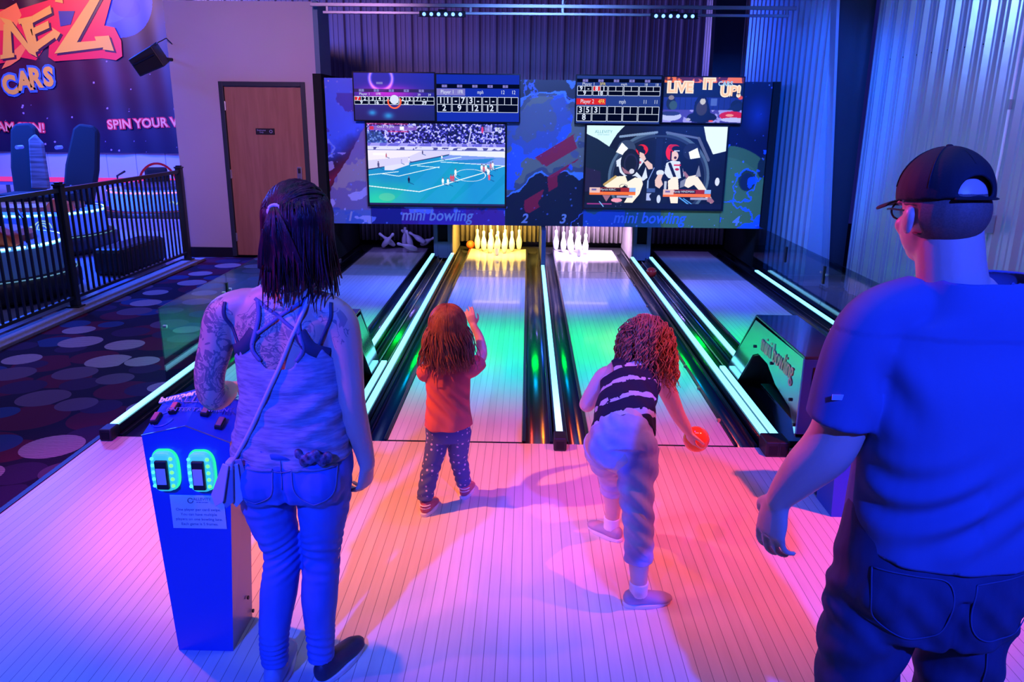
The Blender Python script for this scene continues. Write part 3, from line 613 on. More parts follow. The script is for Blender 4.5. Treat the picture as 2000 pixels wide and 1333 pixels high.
# ================================================================ MIRRORED BALL-RETURN HOODS
def hood(s, sd):
    xi = 1.475 if s > 0 else -1.065
    t = tag(empty('ball_return_hood', (xi, 4.0, 0)), 'polished arched ball-return hood with lettered side, ' + sd, 'ball-return hood')
    prof = [(1.50, .037), (.90, .565), (.0, .585), (.0, .14), (.12, .26), (.40, .30), (.58, .37), (.78, .375), (.90, .33), (1.20, .040)]
    side = MB().prism([(y, z) for y, z in prof], 0, .006 * s, 'x').build('side_panel', M['mirror'], t, bevel=.001)
    MB().prism([(y, z) for y, z in prof], .255 * s, .261 * s, 'x').build('side_panel', M['mirror'], t, bevel=.001)
    MB().box(min(0, .262 * s), max(0, .262 * s), -.02, .90, .585, .60).build('top', M['hoodtop'], t, bevel=.004)
    MB().add([(0, .9, .585), (.262 * s, .9, .585), (.262 * s, 1.50, .03), (0, 1.50, .03), (0, .905, .595), (.262 * s, .905, .595), (.262 * s, 1.508, .035), (0, 1.508, .035)],
             [(0, 1, 2, 3), (4, 5, 6, 7), (0, 1, 5, 4), (2, 3, 7, 6), (0, 3, 7, 4), (1, 2, 6, 5)]).build('rear_panel', M['hoodtop'], t)
    MB().box(min(0, .262 * s), max(0, .262 * s), -.02, -.002, .16, .585).build('front_panel', M['kiosk'], t, bevel=.003)
    MB().box(min(.05 * s, .2 * s), max(.05 * s, .2 * s), -.026, -.018, .38, .54).build('ball_opening', M['matte'], t)
    # arched inner lining
    MB().sheet([(y, z - .006) for y, z in prof[3:]], 0.008 * s, .25 * s, 'x').build('inner_lining', M['blackgloss'], t, solid=.003)
    rot = (pi / 2, 0, -pi / 2) if s > 0 else (pi / 2, 0, pi / 2)
    text('mini bowling', .165, mat('hood_lettering_' + sd, (.85, .42, .30), .35), side, (-.004 * s, .43, .465), rot=rot, ext=.0012, shear=.15, off=0, sx=.72)
    for y, z in ((.02, .2), (.5, .40), (.86, .40), (.12, .31)):
        MB().lathe([(.010, -.006), (.010, .006)], 10).build('bolt', M['black'], side, T=Matrix.Translation((-.004 * s, y, z)) @ Matrix.Rotation(pi / 2, 4, 'Y'))
    return t
hood(1, 'left of the rightmost lane')
hood(-1, 'beside the tattooed woman')

# ================================================================ PINSETTER FRONT
# black enclosure
tag(MB().box(-2.56, -2.46, 9.72, 11.7, -.02, 2.27).box(2.88, 2.96, 9.76, 11.7, -.02, 2.23).box(-2.46, 2.88, 11.62, 11.7, -.02, 2.2).box(-2.46, 2.88, 9.80, 11.62, 2.1, 2.2)
    .build('pinsetter_housing', M['matte']), 'black housing of the pin machines behind the scoring wall', 'pin machine housing')
tag(MB().box(-2.46, 2.88, 11.0, 11.62, -.14, -.05).build('pit_floor', M['matte']), 'black sunken pit behind the pin decks', 'pit')
for a, c, lb in ((-1.235, -.995, 'between the two left lanes'), (1.40, 1.64, 'between the two right lanes')):
    t = tag(empty('ball_lift_pillar', ((a + c) / 2, 10.35, 0)), 'blue-lit pillar with a dark ball slot ' + lb, 'pillar'); h_ = (c - a) / 2
    MB().box(-h_, -h_ * .55, 0, .9, 0, .95).box(h_ * .55, h_, 0, .9, 0, .95).box(-h_ * .55, h_ * .55, 0, .9, .52, .95).box(-h_ * .55, h_ * .55, 0, .9, -.02, .20).build('body', mat('pillar_panel', (.12, .16, .28), .4), t, bevel=.003)
    MB().box(-h_ * .55, h_ * .55, .05, .1, .2, .52).build('ball_slot', M['matte'], t)
t = tag(MB().box(.180, .232, 9.48, 9.735, -.02, .49).box(.180, .232, 9.80, 11.35, -.02, .95).build('divider_wall', mat('navy_divider', (.04, .07, .22), .3)), 'thin navy divider wall between the yellow-lit and white-lit pin decks', 'divider')
tag(MB().box(-1.0, -.98, 10.3, 11.5, -.02, 1.0).build('side_curtain_board', M['curtain']), 'warm-lit side board left of the yellow-lit pins', 'board')
tag(MB().box(1.385, 1.405, 10.3, 11.5, -.02, 1.0).build('side_curtain_board', M['curtain']), 'violet-lit side board right of the white-lit pins', 'board')
def folds(x0, x1, z0, lb):
    xs = np.linspace(x0, x1, 160); pts = [(x, 11.4 + .022 * sin(x * 95) + .012 * sin(x * 41 + 1)) for x in xs]
    t = tag(MB().sheet(pts, z0, 1.0, 'z').build('pit_curtain', M['curtain'], smooth=True, solid=.006), lb, 'curtain')
folds(-.97, .17, .05, 'pleated pit curtain behind the yellow-lit pins')
folds(.24, 1.38, .05, 'pleated pit curtain behind the white-lit pins')
folds(-2.44, -1.26, .05, 'dark pit curtain behind the fallen pins')
folds(1.66, 2.86, .05, 'dark pit curtain at the empty end of the rightmost lane')
# lamps of the two lit decks
for x, colr, lb, e in ((-.40, (1.0, .62, .10), 'warm yellow lamp hidden above the second lane pins', 60), (.79, (.72, .50, 1.0), 'violet-white lamp hidden above the third lane pins', 80)):
    t = tag(empty('pin_lamp', (x, 10.42, .62)), lb, 'lamp')
    MB().box(-.34, .34, -.03, .04, .02, .06).build('lamp_housing', M['black'], t)
    MB().box(-.32, .32, -.015, .025, -.005, .02).build('lamp_tube', emit('lamp_tube_' + lb.split()[0], colr, 5.0), t)
    area('pin_lamp_light', (x, 10.44, .60), (x, 10.86, 0.06), colr, e, .64, .03, 150)
# pins
prof = [(.017, 0), (.026, .012), (.033, .035), (.0395, .075), (.0415, .105), (.039, .130), (.031, .160), (.0225, .185), (.0178, .205), (.0172, .222), (.0195, .240), (.0215, .255), (.0205, .270), (.015, .281), (.006, .286)]
def make_pin():
    p = empty('bowling_pin', (0, 0, 0)); 
    MB().lathe(prof, 24).build('pin_body', M['pin'], p, smooth=True)
    MB().tube([(0, 0, .284), (0, 0, .95)], .0028, 6).build('hanging_cord', M['cord'], p)
    return p
proto = make_pin(); used = False
ROWN = ['front', 'second-row', 'third-row', 'back-row']; POS = {1: [''], 2: ['left', 'right'], 3: ['left', 'middle', 'right'], 4: ['far-left', 'middle-left', 'middle-right', 'far-right']}
for ln, cx in (('yellow-lit', -.408), ('white-lit', .79 - .255 + .25)):
    cx = -.40 if ln == 'yellow-lit' else .705
    for r in range(4):
        for k in range(r + 1):
            # the white-lit lane has lost its right-hand pins
            x = cx + (k - r / 2) * .196; y = 10.50 + r * .165
            if ln == 'white-lit' and (r, k) in ((3, 3), (3, 2), (2, 2)): continue
            o = proto if not used else copy_tree(proto); used = True
            o.location = (x, y, 0)
            tag(o, '%s standing pin of the %s lane, %s' % (ROWN[r], ln, (POS[r + 1][k] + ' in its row') if r else 'nearest of them all'), 'bowling pin', 'standing pins of the %s lane' % ln)
fallen = [(-2.02, 10.90, .035, 42, 20), (-1.86, 10.98, .035, -48, 15), (-1.745, 11.10, .0, 4, 0), (-1.66, 11.24, .06, -30, 40), (-1.60, 10.86, .005, -14, 6), (-1.50, 11.05, .045, 60, 30), (-1.50, 10.66, .040, -72, 10), (-1.42, 10.92, .09, -60, -15)]
desc = ['far-left of the heap, leaning right', 'second from the left, leaning left', 'upright at the back', 'small one leaning at the back', 'upright in front', 'lying behind the big one', 'lying in front at the right', 'farthest right, lying on top']
pf = empty('bowling_pin'); MB().lathe(prof, 24).build('pin_body', M['pin'], pf, smooth=True)
for i, (x, y, z, a, b) in enumerate(fallen):
    o = pf if i == 0 else copy_tree(pf)
    o.location = (x, y, z); o.rotation_euler = (radians(b), radians(a), 0)
    tag(o, 'dim fallen pin of the leftmost lane, ' + desc[i], 'bowling pin', 'fallen pins of the leftmost lane')
tag(MB().lathe([(.062 * sin(a), -.062 * cos(a)) for a in np.linspace(.001, pi - .001, 20)], 28, (-.80, 11.12, .04)).build('bowling_ball', M['orangeball'], smooth=True), 'orange ball in the pit behind the left back pins of the yellow-lit lane', 'ball')

# ================================================================ SCORING WALL
PW, PH = 760, 248
cv = Cv(PW, PH, (.03, .05, .18)); n1 = fbm(PH, PW, 9, 6, 2); n2 = fbm(PH, PW, 6, 5, 8); n3 = fbm(PH, PW, 16, 5, 31); n6 = fbm(PH, PW, 30, 3, 44)
Xr = cv.X * 5.29 - 2.43; Yr = cv.Y
def blend(mask, col): cv.a[:] = cv.a * (1 - mask[..., None]) + np.array(col) * mask[..., None]
blend(np.clip((-1.72 - Xr) * 5, 0, 1) * np.clip((.62 - Yr + (n1 - .5) * .5) * 5, 0, 1), (.22, .40, .92))
L_ = Xr < -1.90
cv.put(L_ & (np.abs(n1 - .55) < .012) & (Yr < .62), (.50, .62, .98), .8); cv.put(L_ & (n3 > .63) & (Yr > .1) & (Yr < .6), (.20, .14, .55), .7)
blend(np.clip(1 - np.abs(Yr - .58 + (Xr + 2.2) * .55) / .13, 0, 1) * L_ * np.clip(n2 * 2.2 - .3, 0, 1), (.62, .05, .22))
pl_ = L_ & (Yr > .60 - (Xr + 2.2) * .8 + (n1 - .5) * .4); cv.put(pl_, (.46, .42, .62)); cv.put(pl_ & (n3 > .52), (.62, .58, .60), .8); cv.put(pl_ & (n1 > .55), (.22, .32, .70), .8); cv.put(pl_ & (n2 > .56), (.66, .10, .25), .7); cv.put(pl_ & (Yr > .9), (.25, .45, .75), .6)
cv.put(L_ & (n6 > .66) & (Yr > .5), (.75, .75, .95), .7)
ms = (Xr > -.40) & (Xr < .95); cont = n2 + .10 * np.sin(Xr * 3.2 + Yr * 4)
cv.put(ms & (cont > .50), (.36, .36, .42)); cv.put(ms & (cont > .55), (.52, .50, .44)); cv.put(ms & (cont > .50) & (n3 > .58), (.20, .40, .92), .9); cv.put(ms & (cont > .50) & (n1 > .56), (.36, .38, .55), .7)
cv.put(ms & (np.abs(cont - .50) < .010), (.40, .60, 1.0)); cv.put(ms & (np.abs(n1 - .50) < .007) & (cont < .56), (.35, .52, .98), .8)
for c0, y0_ in ((.30, .50), (.32, .68), (.12, .82)):
    cv.put(ms & (np.abs((Xr - c0) * .35 + (Yr - y0_)) < .055) & (np.abs(Xr - c0) < .26 + (n1 - .5)), (.80, .05, .22), .9)
bt = (Xr > -1.93) & (Xr < -.27) & (Yr > .86); cv.put(bt, (.10, .12, .48)); cv.put(bt & (n3 > .53), (.16, .30, .78), .8); cv.put(bt & (Xr > -1.55) & (Xr < -1.25 + n1), (.46, .08, .60), .6); cv.put(bt & (Xr > -.75) & (n1 > .42), (.50, .10, .50), .7); cv.put(bt & (n6 > .66), (.5, .6, .95), .8)
pg = (Xr > .69) & (Xr < 2.37) & (Yr > .86); cv.put(pg, (.16, .36, .42)); cv.put(pg & (Xr < 1.2) & (n1 > .47), (.10, .30, .75), .8); cv.put(pg & (Xr > 1.9), (.34, .46, .36), .7)
cv.ell((2.38 + 2.43) / 5.29, .90, .140, .155 * PW / PH, (.42, .48, .22)); cv.ell((2.34 + 2.43) / 5.29, .93, .125, .14 * PW / PH, (.46, .54, .26), .8)
cv.ell((2.66 + 2.43) / 5.29, .66, .020, .075, (.22, .28, .16)); cv.ell((2.655 + 2.43) / 5.29, .67, .015, .06, (.12, .18, .22)); cv.ell((2.83 + 2.43) / 5.29, .57, .012, .07, (.16, .20, .16))
rg = (Xr > 2.37) & (Yr > .45); cv.put(rg & (n3 > .56), (.14, .42, .98), .9); cv.put(rg & (np.abs(n1 - .5) < .010), (.2, .45, .95), .8)
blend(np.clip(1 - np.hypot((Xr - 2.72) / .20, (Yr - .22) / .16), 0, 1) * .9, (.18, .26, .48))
for i in range(330):
    x, y = rng.rand(2); r = rng.choice([.0008, .0012, .0022]); cv.ell(x, y, r, r * PW / PH, (.45, .55, .9), .7)
sw = tag(empty('scoring_wall', (0, 0, 0)), 'wide space-printed fascia over the pin decks, carrying the four lane numbers', 'fascia')
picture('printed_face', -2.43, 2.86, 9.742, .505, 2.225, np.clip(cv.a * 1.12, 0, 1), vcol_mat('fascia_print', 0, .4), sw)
MB().box(-2.43, 2.86, 9.745, 9.79, .505, 2.225).build('board', M['trim'], sw)
seam = MB()
for x in (-1.93, -.27, .69, 2.37): seam.box(x - .002, x + .002, 9.739, 9.742, .51, 2.22)
seam.build('panel_seam', M['trim'], sw)
for x, s_ in ((-2.20, '1'), (-.035, '2'), (.435, '3'), (2.56, '4')):
    text(s_, .16, M['palegray'], sw, (x, 9.738, .59), shear=.25, off=.004, name='lane_number')
for x, s_ in ((-1.11, 'l'), (1.51, 'r')):
    text('mini bowling', .195, M['palegray'] if s_ == 'l' else mat('blue_lettering', (.10, .25, .80), .4), sw, (x - .01, 9.737, .615), shear=.22, off=.003, sx=.88)
for x in (-2.38, -1.98, .63, .75, 2.31, 2.82):
    for z in (.54, 1.35, 2.19):
        MB().lathe([(.008, -.003), (.008, .003)], 8).build('screw', M['chrome'], sw, T=Matrix.Translation((x, 9.739, z)) @ Matrix.Rotation(pi / 2, 4, 'X'))

WHT = emit('screen_white', (.72, .80, 1.0), 1.0); NAV = emit('screen_navy', (.008, .03, .46), 1.0); GRYB = emit('screen_slate', (.02, .05, .28), 1.0)
BLK = emit('screen_black', (.001, .003, .02), 1.0); SRED = emit('screen_red', (.75, .02, .03), 1.0); SLIL = emit('screen_lilac', (.22, .20, .62), 1.0); SYEL = emit('screen_yellow', (.9, .75, .15), 1.0)
def tv(x0, x1, z0, z1, lb, y=9.66, frame=.014):
    t = tag(empty('wall_screen', ((x0 + x1) / 2, y, (z0 + z1) / 2)), lb, 'screen'); a = (x1 - x0) / 2; b = (z1 - z0) / 2
    MB().box(-a, a, 0, .05, -b, b).build('casing', M['black'], t, bevel=.006)
    MB().box(-a * .5, a * .5, .05, .085, -b * .5, b * .5).build('wall_mount', M['black'], t)
    f = frame
    MB().box(-a, -a + f, -.006, 0, -b, b).box(a - f, a, -.006, 0, -b, b).box(-a + f, a - f, -.006, 0, b - f, b).box(-a + f, a - f, -.006, 0, -b, -b + f).build('bezel', M['blackgloss'], t)
    return t, a - f, b - f
def q(t, a, b, x0, y0, x1, y1, m, yy=-.0022, name='screen_panel'):   # fraction rect (y down)
    return MB().box(-a + 2 * a * x0, -a + 2 * a * x1, yy - .0004, yy, b - 2 * b * y1, b - 2 * b * y0).build(name, m, t)
def tx(t, a, b, s_, x, y, size, m=WHT, off=0.0, sx=1.0): return text(s_, size, m, t, (-a + 2 * a * x, -.0042, b - 2 * b * y), ext=.0003, off=off, sx=sx, name='screen_text')
def score(t, a, b, y0, ym, y1, x0, x1, throws, totals, header_y, player, fr, hl, right, size=.075, red_first=False, hcol=None):
    n = 5; W_ = (x1 - x0) / 5.35; mb = MB()
    def fr_rect(xa, ya, xb, yb, w_=.0028):
        X_ = lambda v: -a + 2 * a * v; Z_ = lambda v: b - 2 * b * v
        mb.box(X_(xa), X_(xb), -.0034, -.003, Z_(ya) - w_, Z_(ya) + w_).box(X_(xa), X_(xb), -.0034, -.003, Z_(yb) - w_, Z_(yb) + w_)
        mb.box(X_(xa) - w_, X_(xa) + w_, -.0034, -.003, Z_(yb), Z_(ya)).box(X_(xb) - w_, X_(xb) + w_, -.0034, -.003, Z_(yb), Z_(ya))
    q(t, a, b, x0, y0, x1, y1, BLK, -.0024)
    for k in range(n):
        xa = x0 + k * W_; xb = xa + W_ * (.93 if k < 4 else 1.33)
        fr_rect(xa, y0, xb, ym); fr_rect(xa, ym, xb, y1)
        cells = 2 if k < 4 else 3
        for c_ in range(1, cells): fr_rect(xa + (xb - xa) * c_ / cells, y0, xa + (xb - xa) * c_ / cells + .001, ym)
        th = throws[k] if k < len(throws) else ''
        for c_, chh in enumerate(th):
            if chh != ' ': tx(t, a, b, chh, xa + (xb - xa) * (c_ + .5) / cells, (y0 + ym) / 2, size, off=.002)
        if k < len(totals): tx(t, a, b, totals[k], (xa + xb) / 2, (ym + y1) / 2, size, off=.002)
        q(t, a, b, xa + W_ * .32, header_y - .028, xa + W_ * .66, header_y + .028, SLIL, -.003)
        tx(t, a, b, str(k + 1), xa + W_ * .49, header_y, .034, BLK)
    mb.build('score_grid', WHT, t)
# upper left scoring pair
t, a, b = tv(-2.075, -1.10, 1.735, 2.295, 'top left scoring monitor with a glowing ball picture and totals 9 16 32 39')
cvm = Cv(150, 86, (.03, .10, .62)); cvm.a *= (1.1 - .5 * cvm.Y)[..., None]
g = np.exp(-(((cvm.X - .42) / .36) ** 2 + ((cvm.Y - .42) / .16) ** 2)); cvm.a += g[..., None] * np.array([.75, .02, .30])
g = np.exp(-((np.hypot((cvm.X - .34) * 1.0, (cvm.Y - .12) * .57) - .14) / .018) ** 2); cvm.a += g[..., None] * np.array([.75, .45, .9])
cvm.rect(0, .34, 1, .41, (.04, .03, .25), .8)
g = np.exp(-(((cvm.X - .22) / .05) ** 2 + ((cvm.Y - .84) / .06) ** 2)) + np.exp(-(((cvm.X - .42) / .06) ** 2 + ((cvm.Y - .90) / .07) ** 2)); cvm.a += g[..., None] * np.array([.1, .5, .45])
picture('screen_image', -a, a, -.0015, -b, b, np.clip(cvm.a, 0, 1), vcol_mat('monitor_picture', 1.0), t)
score(t, a, b, .50, .585, .665, .0, 1.0, ['72', '34', '3 ', '25', '7- '], ['9', '16', '', '32', '39'], .37, '', '', None, None, .058)
tx(t, a, b, 'Player 1', .13, .445, .04); tx(t, a, b, '1FR', .30, .445, .04); tx(t, a, b, '39', .81, .455, .036); tx(t, a, b, '39', .94, .455, .036); q(t, a, b, .28, .19, .36, .235, SLIL, -.003)
q(t, a, b, .005, .505, .075, .58, SRED, -.0028)
MB().lathe([(.052, 0), (.052, .002)], 28).build('ball_picture', WHT, t, T=Matrix.Translation((-a + 2 * a * .50, -.005, b - 2 * b * .56)) @ Matrix.Rotation(pi / 2, 4, 'X'))
MB().tube([(-a + 2 * a * .50 + .075 * cos(v), -.006, b - 2 * b * .60 + .075 * sin(v)) for v in np.linspace(pi * .9, pi * 2.15, 20)], .009, 6).build('ball_glow', emit('glow_red', (1, .12, .06), 1.2), t)
t, a, b = tv(-1.10, -.10, 1.73, 2.285, 'scoring monitor beside it over the yellow-lit lane, showing frames 2 9 12 12')
q(t, a, b, 0, 0, 1, 1, NAV, -.0012); q(t, a, b, 0, .20, 1, .29, BLK, -.0018); q(t, a, b, 0, .30, .345, .445, SLIL, -.002)
score(t, a, b, .475, .635, .80, .005, .99, ['11', '-7', '3-', '--', '   '], ['2', '9', '12', '12', ''], .245, '', '', None, None, .095)
tx(t, a, b, 'Player 1', .13, .372, .062, sx=.8); tx(t, a, b, '1FR', .285, .372, .06, sx=.75); tx(t, a, b, 'mph', .53, .372, .06, sx=.7); tx(t, a, b, '12', .80, .372, .06, sx=.8); tx(t, a, b, '12', .93, .372, .06, sx=.8)
t, a, b = tv(.545, 1.555, 1.725, 2.285, 'scoring monitor with two players and a red Player 2 bar, over the white-lit lane')
q(t, a, b, 0, 0, 1, 1, GRYB, -.0012); q(t, a, b, 0, .06, 1, .135, BLK, -.0018); q(t, a, b, 0, .475, .35, .605, SRED, -.002)
score(t, a, b, .215, .315, .41, .01, .995, ['9-', '81', '', '', '   '], ['9', '18'], .10, '', '', None, None, .066)
score(t, a, b, .64, .80, .955, .01, .995, ['35', '3 ', '', '', '   '], ['8', ''], .10, '', '', None, None, .09)
tx(t, a, b, 'Player 1', .14, .172, .046); tx(t, a, b, '3FR', .305, .172, .046, SYEL); tx(t, a, b, 'mph', .56, .172, .042); tx(t, a, b, '18', .82, .175, .04); tx(t, a, b, '18', .95, .175, .04)
tx(t, a, b, 'Player 2', .13, .54, .066, sx=.75); tx(t, a, b, '4FR', .30, .54, .066, SYEL, sx=.75); tx(t, a, b, 'mph', .55, .54, .066, sx=.7); tx(t, a, b, '11', .82, .54, .062, sx=.8); tx(t, a, b, '11', .95, .54, .062, sx=.8)
q(t, a, b, .195, .22, .285, .31, SRED, -.0028)
t, a, b = tv(1.565, 2.515, 1.745, 2.28, 'upper right monitor showing an advert photo of riders in bumper cars')
cvm = Cv(190, 106, (.05, .06, .20)); nn = fbm(106, 190, 12, 4, 9)
cvm.put(cvm.Y < .12, (.35, .10, .02)); cvm.put((cvm.Y < .12) & (nn > .5), (.95, .45, .10)); cvm.put((cvm.Y > .12) & (cvm.Y < .42), (.03, .06, .12))
cvm.rect(0, .44, 1, .72, (.10, .16, .50)); cvm.put((cvm.Y > .44) & (cvm.Y < .72) & (np.mod(cvm.X, .07) < .006), (.04, .07, .3)); cvm.put(cvm.Y > .72, (.28, .25, .62)); cvm.put((cvm.Y > .72) & (nn > .52), (.62, .6, .9))
cvm.ell(.10, .86, .14, .10, (.75, .78, .95)); cvm.ell(.10, .80, .12, .05, (.15, .2, .4)); cvm.ell(.10, .58, .06, .14, (.06, .10, .12)); cvm.ell(.10, .45, .035, .05, (.55, .5, .45)); cvm.ell(.13, .62, .05, .10, (.2, .32, .3))
cvm.ell(.50, .88, .19, .12, (.05, .05, .07)); cvm.poly([(.38, .98), (.40, .55), (.45, .40), (.52, .36), (.57, .55), (.64, .98)], (.03, .03, .04)); cvm.ell(.49, .68, .07, .16, (.22, .20, .12)); cvm.ell(.50, .53, .035, .07, (.80, .78, .72)); cvm.ell(.50, .44, .022, .03, (.02, .02, .02)); cvm.ell(.62, .96, .03, .02, (.95, .3, .1)); cvm.ell(.33, .93, .03, .03, (.7, .7, .8))
cvm.ell(.88, .84, .16, .10, (.80, .04, .03)); cvm.ell(.85, .83, .05, .03, (.95, .6, .5)); cvm.ell(.93, .62, .08, .13, (.05, .10, .22)); cvm.poly([(.80, .72), (.95, .55), (1, .60), (1, .72)], (.06, .12, .28)); cvm.ell(.90, .93, .16, .05, (.75, .76, .95)); cvm.ell(.97, .44, .03, .04, (.85, .3, .1)); cvm.rect(.60, .46, .68, .62, (.3, .4, .7))
picture('screen_image', -a, a, -.0015, -b, b, np.clip(cvm.a, 0, 1), bpy.data.materials['monitor_picture'], t)
PEACH = emit('advert_peach', (1.0, .62, .45), 1.0); CREAM = emit('advert_cream', (1, .85, .72), 1.0)
for s_, x, y, sz in (('LIVE', .20, .23, .16), ('IT', .56, .15, .155), ('UP!', .84, .31, .155)):
    tx(t, a, b, s_, x, y, sz, CREAM, off=.016); o = tx(t, a, b, s_, x, y, sz, PEACH, off=.003)
    o.location.y = -.002
tx(t, a, b, 'CARS', .77, .14, .07, emit('advert_blue', (.35, .6, .9), 1.0), off=.003)
# big left screen: football match
t, a, b = tv(-1.955, -.255, .725, 1.735, 'large left screen showing a football match on a turquoise pitch', y=9.69, frame=.022)
W_ = (.97, .98, 1.0)
cvm = Cv(460, 262, (.05, .50, .78)); nn = fbm(262, 460, 90, 2, 4); n4 = fbm(262, 460, 4, 4, 7); n5 = fbm(262, 460, 26, 3, 17)
cvm.a = np.array([.02, .50, .80]) * (1 - n4[..., None]) + np.array([.06, .66, .78]) * n4[..., None]
g = np.exp(-(((cvm.X - .12) / .22) ** 2 + ((cvm.Y - .95) / .20) ** 2)); cvm.a += g[..., None] * np.array([.10, .22, -.12]); cvm.ell(.13, .90, .06, .05, (.45, .82, .65), .5)
for k in range(4): cvm.poly([(.55 + k * .22, .40), (.66 + k * .22, .40), (.34 + k * .22, 1), (.14 + k * .22, 1)], (.22, .62, .92), .28)
cvm.rect(0, 0, 1, .24, (.10, .07, .52)); cvm.put((cvm.Y < .235) & (nn > .56), (.40, .38, .95)); cvm.put((cvm.Y < .235) & (nn > .67), (.80, .80, 1)); cvm.put((cvm.Y < .24) & (nn < .38), (.02, .02, .22)); cvm.poly([(0, .10), (.10, .10), (.15, .24), (0, .24)], (.15, .40, .70), .55)
cvm.rect(0, .235, 1, .275, (.40, .38, .86)); cvm.put((cvm.Y > .235) & (cvm.Y < .275) & (n5 > .55), (.62, .60, .95)); cvm.rect(0, .275, 1, .33, (.86, .86, 1.0)); cvm.put((cvm.Y > .285) & (cvm.Y < .315) & (n5 > .56), (.30, .30, .60)); cvm.rect(.0, .318, 1, .324, (.4, .45, .75))
cvm.poly([(0, .325), (.74, .325), (.60, .375), (.30, .47), (0, .56)], (.84, .82, 1.0)); cvm.poly([(0, .325), (.4, .325), (.3, .40), (0, .45)], (.95, .92, 1.0)); cvm.rect(.04, .36, .13, .385, (1, 1, 1)); cvm.poly([(.60, .33), (1, .33), (1, .40), (.60, .375)], (.92, .93, 1.0)); cvm.poly([(.60, .375), (1, .40), (1, .50), (.82, .49), (.52, .42)], (.52, .60, .94), .9); cvm.poly([(.62, .44), (.93, .41), (.86, .47), (.66, .47)], (.04, .50, .78), .8)
cvm.poly([(0, .555), (.12, .52), (.12, .53), (0, .57)], (.10, .16, .40)); cvm.line(.31, .47, .59, .372, .0035, (.15, .2, .45)); cvm.poly([(.12, .52), (.30, .47), (.30, .50), (.18, .57), (.12, .57)], (.88, .88, 1.0)); cvm.line(.0, .63, .22, .585, .0022, (.9, 1, 1)); cvm.line(.09, .61, .22, .64, .0022, (.9, 1, 1)); cvm.line(.22, .64, .52, .52, .0022, (.9, 1, 1)); cvm.line(.36, .51, .52, .53, .0020, (.9, 1, 1)); cvm.line(.31, .51, .68, .40, .0024, (.9, 1, 1)); cvm.line(.53, .46, .99, .50, .0020, (.9, 1, 1))
cvm.line(.0, .765, .37, .83, .0028, (.95, 1, 1)); cvm.line(.37, .83, .84, .59, .0028, (.95, 1, 1)); cvm.line(.90, .55, 1.0, .50, .0024, (.95, 1, 1)); cvm.ell(.745, .62, .115, .075, (.95, 1, 1), ring=.955)
for px_, py_, cc in ((.295, .68, (.05, .05, .25)), (.545, .69, W_), (.582, .695, W_), (.605, .65, (.85, .30, .4)), (.622, .65, (.85, .30, .4)), (.638, .58, W_), (.83, .52, W_), (.845, .535, (.8, .4, .5)), (.86, .52, W_), (.875, .56, W_), (.895, .50, (.8, .5, .6)), (.91, .49, W_), (.885, .63, (.9, .35, .45)), (.88, .57, W_), (.135, .385, (.75, .3, .4)), (.245, .46, (.7, .7, .9)), (.30, .43, (.95, .95, 1)), (.40, .345, (.2, .2, .4)), (.54, .40, W_), (.075, .50, (.3, .3, .5))):
    sz = .6 if py_ < .47 else 1.0
    cvm.line(px_, py_ + .035 * sz, px_ + .035 * sz, py_ + .06 * sz, .0025, (.0, .22, .5), .7); cvm.ell(px_, py_, .0085 * sz, .026 * sz, cc); cvm.rect(px_ - .006 * sz, py_ + .02 * sz, px_ - .001, py_ + .045 * sz, cc); cvm.rect(px_ + .002, py_ + .02 * sz, px_ + .007 * sz, py_ + .045 * sz, cc); cvm.ell(px_, py_ - .034 * sz, .0045 * sz, .009 * sz, (.45, .35, .45))
cvm.rect(.01, .035, .36, .085, (.52, .36, .78), .9); cvm.rect(.02, .04, .05, .08, (.8, .15, .3)); cvm.rect(.24, .04, .27, .08, (.95, .95, 1)); cvm.line(.73, .26, .755, .06, .004, (.75, .75, .98)); cvm.rect(.85, .035, .905, .10, (.62, .60, .92), .8); cvm.ell(.835, .07, .008, .04, (.85, .2, .5)); cvm.rect(.0, .0, .3, .02, (.9, .15, .4), .5)
cvm.rect(.15, .09, .30, .105, (.9, .1, .4), .6); cvm.rect(.0, .975, 1, 1, (.12, .10, .34))
picture('screen_image', -a, a, -.0015, -b, b, np.clip(cvm.a, 0, 1), vcol_mat('large_picture', 1.05), t)
tx(t, a, b, 'CHI 0 - 0 JPN', .135, .042, .036); tx(t, a, b, '94:41', .32, .042, .03); tx(t, a, b, 'FS1', .955, .065, .062, off=.002); tx(t, a, b, 'LIVE', .91, .13, .022)
# big right screen: helicopter / buggy cockpit with two riders
t, a, b = tv(.675, 2.385, .72, 1.735, 'large right screen showing two helmeted riders in a vehicle cabin', y=9.69, frame=.022)
cvm = Cv(460, 268, (.015, .02, .06)); nn = fbm(268, 460, 6, 4, 12)
cvm.a = cvm.a + nn[..., None] * np.array([.02, .04, .14]); W_ = (.97, .99, 1.0); SK = (.93, .78, .74); SK2 = (.62, .42, .50); NV = (.02, .03, .10); SH = (.86, .90, 1.0)
cvm.poly([(0, 0), (.27, 0), (.22, .09), (.19, .17), (.165, .25), (.08, .16), (0, .10)], (.84, .98, 1.0)); cvm.poly([(.83, 0), (1, 0), (1, .29), (.91, .33), (.885, .25), (.855, .16)], (.90, .98, 1.0))
cvm.poly([(0, .10), (.08, .16), (.165, .25), (.215, .30), (.23, .45), (.22, .62), (.13, .74), (0, .80)], (.03, .09, .17)); cvm.poly([(0, .50), (.11, .55), (.12, .78), (0, .80)], (.16, .07, .25), .7)
for i, c_ in enumerate(((.30, .40, .52), (.16, .22, .34), (.05, .07, .14))):
    cvm.ell(.53, .62, .365 - i * .018, .56 - i * .035, c_, ring=.93)
